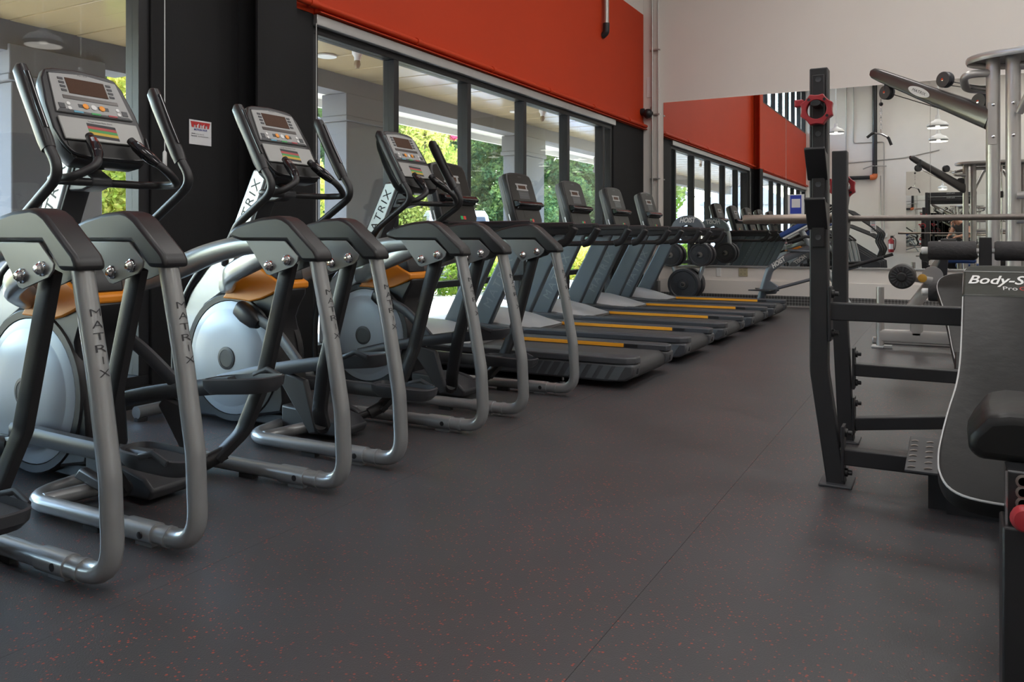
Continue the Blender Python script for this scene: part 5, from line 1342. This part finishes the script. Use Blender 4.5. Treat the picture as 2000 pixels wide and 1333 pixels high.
# ---- the photographer (reflected in the far mirror)
def person():
    P = thing('person', 'person in a charcoal t-shirt bending over a camera, reflected in the mirror', 'person', (0.42, -0.60, 0))
    J = {}
    pts = []; rad = []; ed = []
    def add(p, r, par=None):
        pts.append((p[0] - 0.42, p[1] + 0.60, p[2])); rad.append(r)
        if par is not None: ed.append((par, len(pts) - 1))
        return len(pts) - 1
    pel = add((0.44, -0.62, 0.96), (0.16, 0.12))
    sp1 = add((0.41, -0.56, 1.10), (0.15, 0.11), pel)
    ch = add((0.36, -0.45, 1.28), (0.17, 0.12), sp1)
    nk = add((0.30, -0.34, 1.40), (0.07, 0.07), ch)
    nk2 = add((0.26, -0.27, 1.44), (0.055, 0.055), nk)
    # arms: shoulder, elbow, wrist (camera frame right is +x,+y)
    for s, el, wr in ((1, (0.52, -0.20, 1.10), (0.20, -0.13, 1.00)), (-1, (0.08, -0.42, 1.08), (0.02, -0.20, 0.99))):
        sh = add((0.345 + s * 0.15, -0.43 + s * 0.09, 1.33), (0.075, 0.075), ch)
        ua = add(((0.345 + s * 0.15) * 0.5 + el[0] * 0.5, (-0.43 + s * 0.09) * 0.5 + el[1] * 0.5, 0.5 * 1.33 + 0.5 * el[2]), (0.055, 0.055), sh)
        e = add(el, (0.045, 0.045), ua)
        w = add(wr, (0.03, 0.03), e)
    for s in (1, -1):
        hp = add((0.44 + s * 0.09, -0.62 + s * 0.05, 0.90), (0.10, 0.10), pel)
        kn = add((0.42 + s * 0.11, -0.56 + s * 0.06, 0.50), (0.062, 0.062), hp)
        an = add((0.44 + s * 0.12, -0.64 + s * 0.06, 0.10), (0.042, 0.042), kn)
        to = add((0.36 + s * 0.12, -0.50 + s * 0.06, 0.045), (0.042, 0.036), an)
    me = bpy.data.meshes.new('body'); me.from_pydata(pts, ed, [])
    o = bpy.data.objects.new('body', me); C.objects.link(o); o.parent = P
    me.materials.append(SKIN)
    md = o.modifiers.new('skin', 'SKIN'); md.use_smooth_shade = True
    for i, r in enumerate(rad): me.skin_vertices[0].data[i].radius = r
    me.skin_vertices[0].data[0].use_root = True
    sb = o.modifiers.new('sub', 'SUBSURF'); sb.levels = 2; sb.render_levels = 2
    # clothes: copies of parts of the skeleton, slightly fatter
    def cloth(name, idx, m, grow):
        mp = {a: i for i, a in enumerate(idx)}
        m2 = bpy.data.meshes.new(name); m2.from_pydata([pts[i] for i in idx], [(mp[a], mp[b]) for a, b in ed if a in mp and b in mp], [])
        q = bpy.data.objects.new(name, m2); C.objects.link(q); q.parent = P; m2.materials.append(m)
        k = q.modifiers.new('skin', 'SKIN'); k.use_smooth_shade = True
        for j, i in enumerate(idx): m2.skin_vertices[0].data[j].radius = (rad[i][0] + grow, rad[i][1] + grow)
        m2.skin_vertices[0].data[0].use_root = True
        s_ = q.modifiers.new('sub', 'SUBSURF'); s_.levels = 2; s_.render_levels = 2
    cloth('t_shirt', [0, 1, 2, 3, 5, 6, 9, 10], TEE, 0.014)
    cloth('trousers', [0, 13, 14, 15, 17, 18, 19], JEANS, 0.014)
    for i in (16, 20):
        a = Vector(pts[i]); h = Vector(pts[i - 1])
        d = (a - h); d.z = 0; d.normalize()
        MB().sweep([(h.x - d.x * 0.06, h.y - d.y * 0.06, 0.04), (h.x, h.y, 0.06), (a.x, a.y, 0.045), (a.x + d.x * 0.06, a.y + d.y * 0.06, 0.03)], [0.04, 0.05, 0.05, 0.03], [0.04, 0.058, 0.043, 0.028], 12).build('shoe', BLACK, P)
    # head looking down towards the camera
    hc = Vector((0.20, -0.19, 1.475)) - Vector((0.42, -0.60, 0))
    f = Vector((-0.45, 0.62, -0.64)).normalized(); r_ = f.cross(Vector((0, 0, 1))).normalized(); u = r_.cross(f)
    F = frame(hc, r_, u, f)
    rings = []
    for v, rx, rz, oz in ((-0.125, 0.02, 0.02, 0.05), (-0.115, 0.04, 0.04, 0.04), (-0.08, 0.058, 0.065, 0.02), (-0.03, 0.068, 0.085, 0.005), (0.02, 0.072, 0.095, -0.005), (0.065, 0.068, 0.09, -0.012), (0.10, 0.05, 0.065, -0.016), (0.118, 0.02, 0.025, -0.018)):
        rings.append([(rx * math.cos(t), v, oz + rz * math.sin(t)) for t in [2 * math.pi * k / 20 for k in range(20)]])
    hd = MB(M=F).loft(rings).build('head', SKIN, P)
    MB(M=F).loft([[(a * 0.010 * k2, 0.022 - v2, 0.082 + z2) for a in (-1, -0.3, 0.3, 1)] for v2, z2, k2 in ((0.0, 0.0, 0.6), (0.02, 0.014, 0.9), (0.04, 0.026, 1.4), (0.05, 0.006, 1.2))]).build('nose', SKIN, hd)
    for s in (-1, 1):
        MB(M=F).lathe([(0, -0.008), (0.012, 0), (0, 0.006)], (s * 0.028, 0.012, 0.080), 'z', 12).build('eye', INK, hd)
        MB(M=F).sweep(spline([(s * 0.069, 0.03, -0.005), (s * 0.082, 0.02, -0.02), (s * 0.080, -0.015, -0.012), (s * 0.068, -0.03, 0.0)], 4), 0.008, 0.006, 8).build('ear', SKIN, hd)
    MB(M=F).sweep([(-0.022, -0.055, 0.083), (0, -0.056, 0.089), (0.022, -0.055, 0.083)], 0.004, 0.005, 8).build('mouth', mat('lips', (0.4, 0.15, 0.12), 0.5), hd)
    random.seed(5)
    hr = MB(M=F)
    for k in range(70):
        a = random.uniform(0, 2 * math.pi); v = random.uniform(0.0, 0.125)
        rr = math.sqrt(max(0.02, 1 - (v / 0.15) ** 2))
        x, z = 0.072 * rr * math.cos(a), -0.015 + 0.095 * rr * math.sin(a)
        if z > 0.05 and v < 0.075: continue
        q = random.uniform(0.014, 0.024)
        hr.lathe([(0, -q), (q * 0.8, -q * 0.5), (q, 0.0), (q * 0.8, q * 0.5), (0, q)], (x, v, z), 'y', 8)
    hr.build('hair', HAIR, P)
    # hands closed round the camera
    for s, wr, fwd in ((1, Vector((0.20, -0.13, 1.00)), Vector((-0.9, 0.1, -0.25))), (-1, Vector((0.02, -0.20, 0.99)), Vector((0.3, 0.85, -0.2)))):
        w = wr - Vector((0.42, -0.60, 0)); fwd.normalize()
        sd = fwd.cross(Vector((0, 0, 1))).normalized(); un = sd.cross(fwd)
        hb = MB(); hb.sweep([w, w + fwd * 0.03, w + fwd * 0.085], [0.026, 0.036, 0.038], [0.02, 0.017, 0.014], 12)
        for k in range(4):
            o_ = w + fwd * 0.08 + sd * (-0.027 + 0.018 * k); l = (0.065, 0.075, 0.072, 0.058)[k]
            hb.tube(spline([o_, o_ + fwd * l * 0.45 - un * 0.006, o_ + fwd * l * 0.75 - un * 0.025, o_ + fwd * l * 0.75 - un * 0.045], 3), 0.0085, 8)
        o_ = w + fwd * 0.03 - sd * 0.03 * s
        hb.tube(spline([o_, o_ - sd * 0.025 * s + fwd * 0.02, o_ - sd * 0.03 * s + fwd * 0.05 - un * 0.015], 3), 0.0095, 8)
        hb.build('hand', SKIN, P)
    return P
person()
p = thing('photo_camera', 'black camera held by the bending person', 'camera', (0.085, -0.14, 0.94))
Mc = frame((0, 0, 0), (0.88, 0.476, 0), (-0.476, 0.88, 0), (0, 0, 1))
MB(M=Mc).box(-0.07, 0.07, -0.03, 0.03, 0, 0.09).box(-0.025, 0.025, -0.03, 0.03, 0.09, 0.115).build('camera_body', BLACK, p, bev=0.008)
MB(M=Mc).lathe([(0.033, 0.03), (0.036, 0.06), (0.03, 0.062), (0, 0.058)], (0, 0, 0.045), 'y', 20).build('lens_barrel', BLACK, p)

# ================================================================== OUTSIDE
def leaf_mat(name, c1, c2, trans=0.35):
    m = bpy.data.materials.new(name); m.use_nodes = True
    nt = m.node_tree; L = nt.links.new
    nt.nodes.clear()
    out = nt.nodes.new('ShaderNodeOutputMaterial')
    d = nt.nodes.new('ShaderNodeBsdfDiffuse'); t = nt.nodes.new('ShaderNodeBsdfTranslucent')
    g = nt.nodes.new('ShaderNodeNewGeometry')
    n = nt.nodes.new('ShaderNodeTexNoise'); n.inputs['Scale'].default_value = 0.9; n.inputs['Detail'].default_value = 3
    L(g.outputs['Position'], n.inputs['Vector'])
    n2 = nt.nodes.new('ShaderNodeTexNoise'); n2.inputs['Scale'].default_value = 14
    L(g.outputs['Position'], n2.inputs['Vector'])
    ad = nt.nodes.new('ShaderNodeMath'); ad.operation = 'AVERAGE' if False else 'ADD'
    L(n.outputs['Fac'], ad.inputs[0]); L(n2.outputs['Fac'], ad.inputs[1])
    rp = nt.nodes.new('ShaderNodeValToRGB')
    rp.color_ramp.elements[0].position = 0.75; rp.color_ramp.elements[0].color = (*c1, 1)
    rp.color_ramp.elements[1].position = 1.25 if False else 1.0; rp.color_ramp.elements[1].color = (*c2, 1)
    hf = nt.nodes.new('ShaderNodeMath'); hf.operation = 'MULTIPLY'; hf.inputs[1].default_value = 0.87
    L(ad.outputs[0], hf.inputs[0]); L(hf.outputs[0], rp.inputs[0])
    L(rp.outputs[0], d.inputs['Color']); L(rp.outputs[0], t.inputs['Color'])
    mx = nt.nodes.new('ShaderNodeMixShader'); mx.inputs[0].default_value = trans
    L(d.outputs[0], mx.inputs[1]); L(t.outputs[0], mx.inputs[2]); L(mx.outputs[0], out.inputs['Surface'])
    return m
CONIFER = leaf_mat('conifer needles', (0.045, 0.105, 0.045), (0.22, 0.30, 0.09), 0.35)
YLEAF = leaf_mat('yellow green leaves', (0.34, 0.42, 0.07), (0.78, 0.70, 0.20), 0.5)
GLEAF = leaf_mat('bright green leaves', (0.10, 0.22, 0.03), (0.36, 0.46, 0.08), 0.45)
PINK = leaf_mat('pink blossom', (0.75, 0.12, 0.22), (0.9, 0.35, 0.45), 0.4)
BARK = mat('bark', (0.09, 0.06, 0.045), 0.9, 0, 0.3, 6)

def leaf_mesh(name, pts, size, m, seed, flat=0.0):
    """pts: Nx3 numpy centres -> small random leaf quads"""
    rng = np.random.default_rng(seed)
    n = len(pts)
    a = rng.normal(size=(n, 3)); a[:, 2] *= (1 - flat); a /= np.linalg.norm(a, axis=1)[:, None]
    b = rng.normal(size=(n, 3)); b -= a * (a * b).sum(1)[:, None]; b /= np.linalg.norm(b, axis=1)[:, None]
    s = size * rng.uniform(0.6, 1.3, n)[:, None]
    v = np.empty((n, 4, 3))
    v[:, 0] = pts - a * s; v[:, 1] = pts + b * s * 0.55; v[:, 2] = pts + a * s; v[:, 3] = pts - b * s * 0.55
    me = bpy.data.meshes.new(name)
    me.vertices.add(n * 4); me.vertices.foreach_set('co', v.reshape(-1))
    me.loops.add(n * 4); me.loops.foreach_set('vertex_index', np.arange(n * 4, dtype=np.int32))
    me.polygons.add(n); me.polygons.foreach_set('loop_start', np.arange(0, n * 4, 4, dtype=np.int32))
    me.polygons.foreach_set('loop_total', np.full(n, 4, dtype=np.int32))
    me.update(calc_edges=True); me.validate()
    me.materials.append(m)
    return me

def conifer_mesh(seed, h=16.0, n=44000):
    rng = np.random.default_rng(seed)
    pts = []
    nb = 150
    for k in range(nb):
        z = 1.0 + (h - 1.2) * (k / nb) ** 0.9
        ln = (h - z) * 0.27 + 0.5
        ln *= rng.uniform(0.75, 1.2)
        ang = k * 2.399 + rng.uniform(-0.3, 0.3)
        m = int(n / nb * (0.4 + ln / 3.0))
        t = rng.uniform(0.12, 1, m) ** 0.8
        w = (0.20 + 0.35 * t * (1 - t) * 2) * ln * 0.5
        off = rng.normal(size=(m, 2)) * 0.45
        rr = t * ln
        x = rr * math.cos(ang) - off[:, 0] * w * math.sin(ang)
        y = rr * math.sin(ang) + off[:, 0] * w * math.cos(ang)
        zz = z + 0.25 * t * ln - 0.55 * (t ** 2) * ln + off[:, 1] * 0.22
        pts.append(np.stack([x, y, zz], 1))
    return leaf_mesh('foliage', np.concatenate(pts), 0.12, CONIFER, seed, 0.4)
def blob_pts(seed, blobs, n):
    rng = np.random.default_rng(seed); out = []
    tot = sum(r * r for _, r in blobs)
    for c, r in blobs:
        m = int(n * r * r / tot)
        d = rng.normal(size=(m, 3)); d /= np.linalg.norm(d, axis=1)[:, None]
        out.append(np.array(c) + d * (r * rng.uniform(0.35, 1, m) ** 0.5)[:, None])
    return np.concatenate(out)
def obj(name, me, parent=None):
    o = bpy.data.objects.new(name, me); C.objects.link(o)
    if parent is not None: o.parent = parent
    return o
CM = [conifer_mesh(s) for s in (1, 2, 3)]
TRK = MB().tube([(0, 0, -0.3), (0, 0, 6), (0.1, 0, 15)], [0.28, 0.18, 0.03], 10).mesh('trunk', BARK)
spots = [(-18.5, 17.0), (-19, 23), (-21, 29), (-18, 34), (-17, 42), (-26, 20), (-27.5, 28), (-25, 13), (-25, 39), (-18, 50), (-33, 22), (-22, 8.5), (-25, 47), (-34, 34), (-30, 12), (-32, 42), (-24, 55)]
rng = random.Random(3)
where = ['behind the white cars', 'seen past the crape myrtle', 'seen in the middle window', 'seen in the far window', 'at the far end of the lot', 'in the second row', 'in the second row further on', 'left in the back row', 'far in the back row', 'closest to the far end', 'deepest in the wood', 'left behind the near column', 'last along the road', 'deepest at the far side', 'deepest behind the near window', 'deepest behind the far windows', 'at the very end of the wood']
for i, (x, y) in enumerate(spots):
    t = thing('conifer', 'dark green conifer outside, %s' % where[i], 'tree', (x, y, -0.12), 'conifers beyond the car park', rng.uniform(0, 6))
    s = rng.uniform(0.8, 1.15)
    t.scale = (s, s, s)
    obj('foliage', CM[i % 3], t); obj('trunk', TRK, t)

# crape myrtle and other leafy trees
def leafy(loc, label, blobs, n, m, seed, size=0.07, blossom=None, cat='tree', name='leafy_tree', trunk=True):
    t = thing(name, label, cat, loc)
    obj('foliage', leaf_mesh('foliage', blob_pts(seed, blobs, n), size, m, seed), t)
    if trunk:
        tb = MB()
        rr = random.Random(seed)
        for c, r in blobs:
            tb.tube(spline([(rr.uniform(-0.08, 0.08), rr.uniform(-0.08, 0.08), 0), (c[0] * 0.35, c[1] * 0.35, c[2] * 0.45), c], 4), [0.05 - 0.04 * k / 8 for k in range(9)], 6)
        tb.build('stems', BARK, t)
    if blossom:
        obj('blossom', leaf_mesh('blossom', blob_pts(seed + 9, blossom, 900), 0.05, PINK, seed + 9), t)
    return t
cm_b = [((0.15, 0.0, 3.2), 0.42), ((0.45, 0.2, 3.0), 0.4), ((0, 0, 1.5), 0.75), ((0.25, 0.4, 2.1), 0.6), ((-0.35, -0.3, 2.2), 0.6), ((0.1, 0.0, 2.8), 0.55), ((-0.2, 0.5, 3.0), 0.45), ((0.4, -0.4, 2.6), 0.5), ((-0.5, 0.3, 1.4), 0.6), ((0.5, -0.2, 1.2), 0.6), ((0, -0.6, 0.9), 0.5)]
cmt = leafy((-14.6, 20.9, -0.12), 'yellow leafed crape myrtle with pink blossom outside the windows', cm_b, 15000, YLEAF, 21, 0.05, [((0.25, -0.3, 3.25), 0.10), ((0.62, 0.0, 3.05), 0.08), ((0.42, -0.15, 2.95), 0.07), ((0.75, 0.1, 2.75), 0.07), ((0.1, -0.5, 3.0), 0.06)], name='crape_myrtle')
cmt.scale = (1.55, 1.55, 1.55)
yb = [((0, 0, 1.2), 0.7), ((0.3, 0.2, 1.9), 0.7), ((-0.3, 0.3, 2.6), 0.6), ((0.2, -0.3, 3.1), 0.55), ((0, 0, 0.5), 0.6)]
leafy((-9.6, 6.6, -0.12), 'yellow green leafy tree outside the near window', yb, 12000, YLEAF, 22, 0.06)
leafy((-9.9, 9.9, -0.12), 'yellow green leafy tree glimpsed beside the porch column', yb, 9000, YLEAF, 23, 0.06)
for i, (x, y, lb) in enumerate(((-8.2, 10.6, 'under the crape myrtle'), (-8.1, 12.5, 'behind the second treadmill'), (-8.1, 14.4, 'behind the third treadmill'), (-8.3, 16.4, 'behind the fourth treadmill'), (-8.2, 18.4, 'at the far end of the windows'), (-8.3, 4.3, 'outside the near window'), (-8.4, 1.0, 'outside the window behind the stair climbers'), (-8.3, -3.0, 'past the back wall'))):
    bl = [((0, -0.5, 0.35), 0.42), ((0.1, 0, 0.45), 0.45), ((-0.05, 0.5, 0.38), 0.42)]
    leafy((x + 0.35, y, -0.02), 'low green shrub by the porch, %s' % lb, bl, 5000, GLEAF if i % 2 else YLEAF, 40 + i, 0.04, cat='shrub', name='shrub')

# cars
def car(loc, rz, col, label, h=1.5):
    c = thing('parked_car', label, 'car', loc, None, rz)
    paint = mat('car paint %.2f %.2f' % (col[0], col[2]), col, 0.25, 0.0, 0.02, coat=1.0)
    sec = [(-2.25, 0.45, 0.55, 0.75, 0.7), (-2.15, 0.35, 0.75, 0.85, 0.8), (-1.5, 0.22, 0.92, 0.9, 0.85), (-0.6, 0.2, 0.95, 0.92, 0.88), (0.6, 0.2, 0.97, 0.92, 0.88), (1.6, 0.22, 0.98, 0.92, 0.86), (2.15, 0.35, 0.92, 0.88, 0.8), (2.25, 0.45, 0.75, 0.8, 0.7)]
    b = MB()
    b.loft([[(x, -w0, z0), (x, -w0, (z0 + z1) / 2), (x, -w1, z1), (x, w1, z1), (x, w0, (z0 + z1) / 2), (x, w0, z0)] for x, z0, z1, w0, w1 in sec])
    b.build('body', paint, c, bev=0.05, seg=3)
    top = [(-1.15, 0.94, 0.80), (-0.45, h - 0.08, 0.68), (0.2, h, 0.66), (1.3, h - 0.03, 0.66), (1.75, h - 0.14, 0.66), (2.1, 0.95, 0.74)]
    MB().loft([[(x, -w, z), (x, w, z), (x, w * 1.12, 0.9), (x, -w * 1.12, 0.9)] for x, z, w in top]).build('cabin', paint, c, bev=0.06, seg=3)
    MB().add([(-1.12, -0.70, 0.98), (-1.12, 0.70, 0.98), (-0.52, 0.60, h - 0.14), (-0.52, -0.60, h - 0.14)], [(0, 1, 2, 3)]).build('windscreen', CARGLASS, c).location = (-0.06, 0, 0.03)
    MB().add([(2.14, -0.66, 1.0), (2.14, 0.66, 1.0), (1.86, 0.58, h - 0.2), (1.86, -0.58, h - 0.2)], [(0, 1, 2, 3)]).build('rear_window', CARGLASS, c).location = (0.02, 0, 0.01)
    for s in (-1, 1):
        MB().add([(-0.75, s * 0.79, 0.99), (1.75, s * 0.79, 0.99), (1.45, s * 0.72, h - 0.16), (-0.3, s * 0.72, h - 0.14)], [(0, 1, 2, 3)]).build('side_window', CARGLASS, c)
        MB().box(2.16, 2.27, s * 0.62 - 0.12, s * 0.62 + 0.12, 0.78, 0.98).build('tail_light', mat('tail light', (0.6, 0.02, 0.02), 0.2), c, bev=0.01)
        MB().box(-2.22, -2.10, s * 0.62 - 0.15, s * 0.62 + 0.15, 0.58, 0.70).build('head_light', mat('head light', (0.8, 0.8, 0.8), 0.1), c, bev=0.01)
        for x in (-1.4, 1.4):
            w = MB().lathe([(0.2, -0.11), (0.31, -0.11), (0.335, -0.08), (0.335, 0.08), (0.31, 0.11), (0.2, 0.11)], (x, s * 0.80, 0.335), 'y', 24).build('wheel', RUBBER, c)
            MB().lathe([(0, s * 0.115), (0.2, s * 0.105), (0.21, s * 0.09)], (x, s * 0.80, 0.335), 'y', 20).build('hub', ALU, w)
    return c
car((-10.9, 17.0, -0.12), R(-52), (0.75, 0.76, 0.78), 'white parked car behind the first treadmill console', 1.78)
car((-11.6, 22.3, -0.12), R(172), (0.75, 0.76, 0.78), 'white parked car with red tail light beside the porch column', 1.5)
car((-11.6, 25.3, -0.12), R(178), (0.05, 0.14, 0.4), 'blue parked car glimpsed under the treadmill rails', 1.4)

# houses across the road, seen through the window in the mirror
def house(loc, label, w, d, h, rz=0):
    p = thing('house', label, 'house', loc, 'houses across the road', rz)
    MB().box(-w / 2, w / 2, -d / 2, d / 2, 0, h).build('walls', mat('white siding', (0.7, 0.72, 0.75), 0.8), p)
    rf = MB().prism([(-d / 2 - 0.5, h - 0.1), (d / 2 + 0.5, h - 0.1), (0, h + d * 0.32)], 'x', -w / 2 - 0.5, w / 2 + 0.5)
    rf.build('roof', mat('grey shingles', (0.3, 0.31, 0.33), 0.9, 0, 0.2, 3), p)
    for k in range(4):
        x = -w / 2 + (k + 0.5) * w / 4
        for s in (-1, 1):
            f = MB().box(x - 0.6, x + 0.6, s * d / 2, s * (d / 2 + 0.06), 1.0, 2.4).build('window', WHITE, p)
            MB().box(x - 0.5, x + 0.5, s * (d / 2 + 0.06), s * (d / 2 + 0.08), 1.1, 2.3).build('pane', CARGLASS, f)
    MB().box(-w / 2 + 1.2, -w / 2 + 2.0, -0.4, 0.4, h, h + d * 0.35).build('chimney', mat('brick', (0.3, 0.15, 0.1), 0.9), p)
    return p
house((-22, -34, -0.12), 'white house with grey gabled roof reflected in the mirror', 14, 9, 4.6, R(80))
house((-27, -52, -0.12), 'second white house with grey gabled roof further down the road', 14, 9, 4.8, R(70))
house((-20, -72, -0.12), 'third white house at the end of the road', 14, 9, 4.8, R(85))
for i, (x, y) in enumerate(((-13.5, -15), (-28, -24), (-33, -44))):
    leafy((x, y, -0.12), 'green leafy tree by the houses, %s' % ('closest to the porch', 'beside the first house', 'between the houses')[i], [((0, 0, 2.5), 1.6), ((0.8, 0.3, 3.6), 1.4), ((-0.7, -0.4, 4.2), 1.4), ((0.1, 0.5, 5.2), 1.2)], 9000, GLEAF, 60 + i, 0.13)
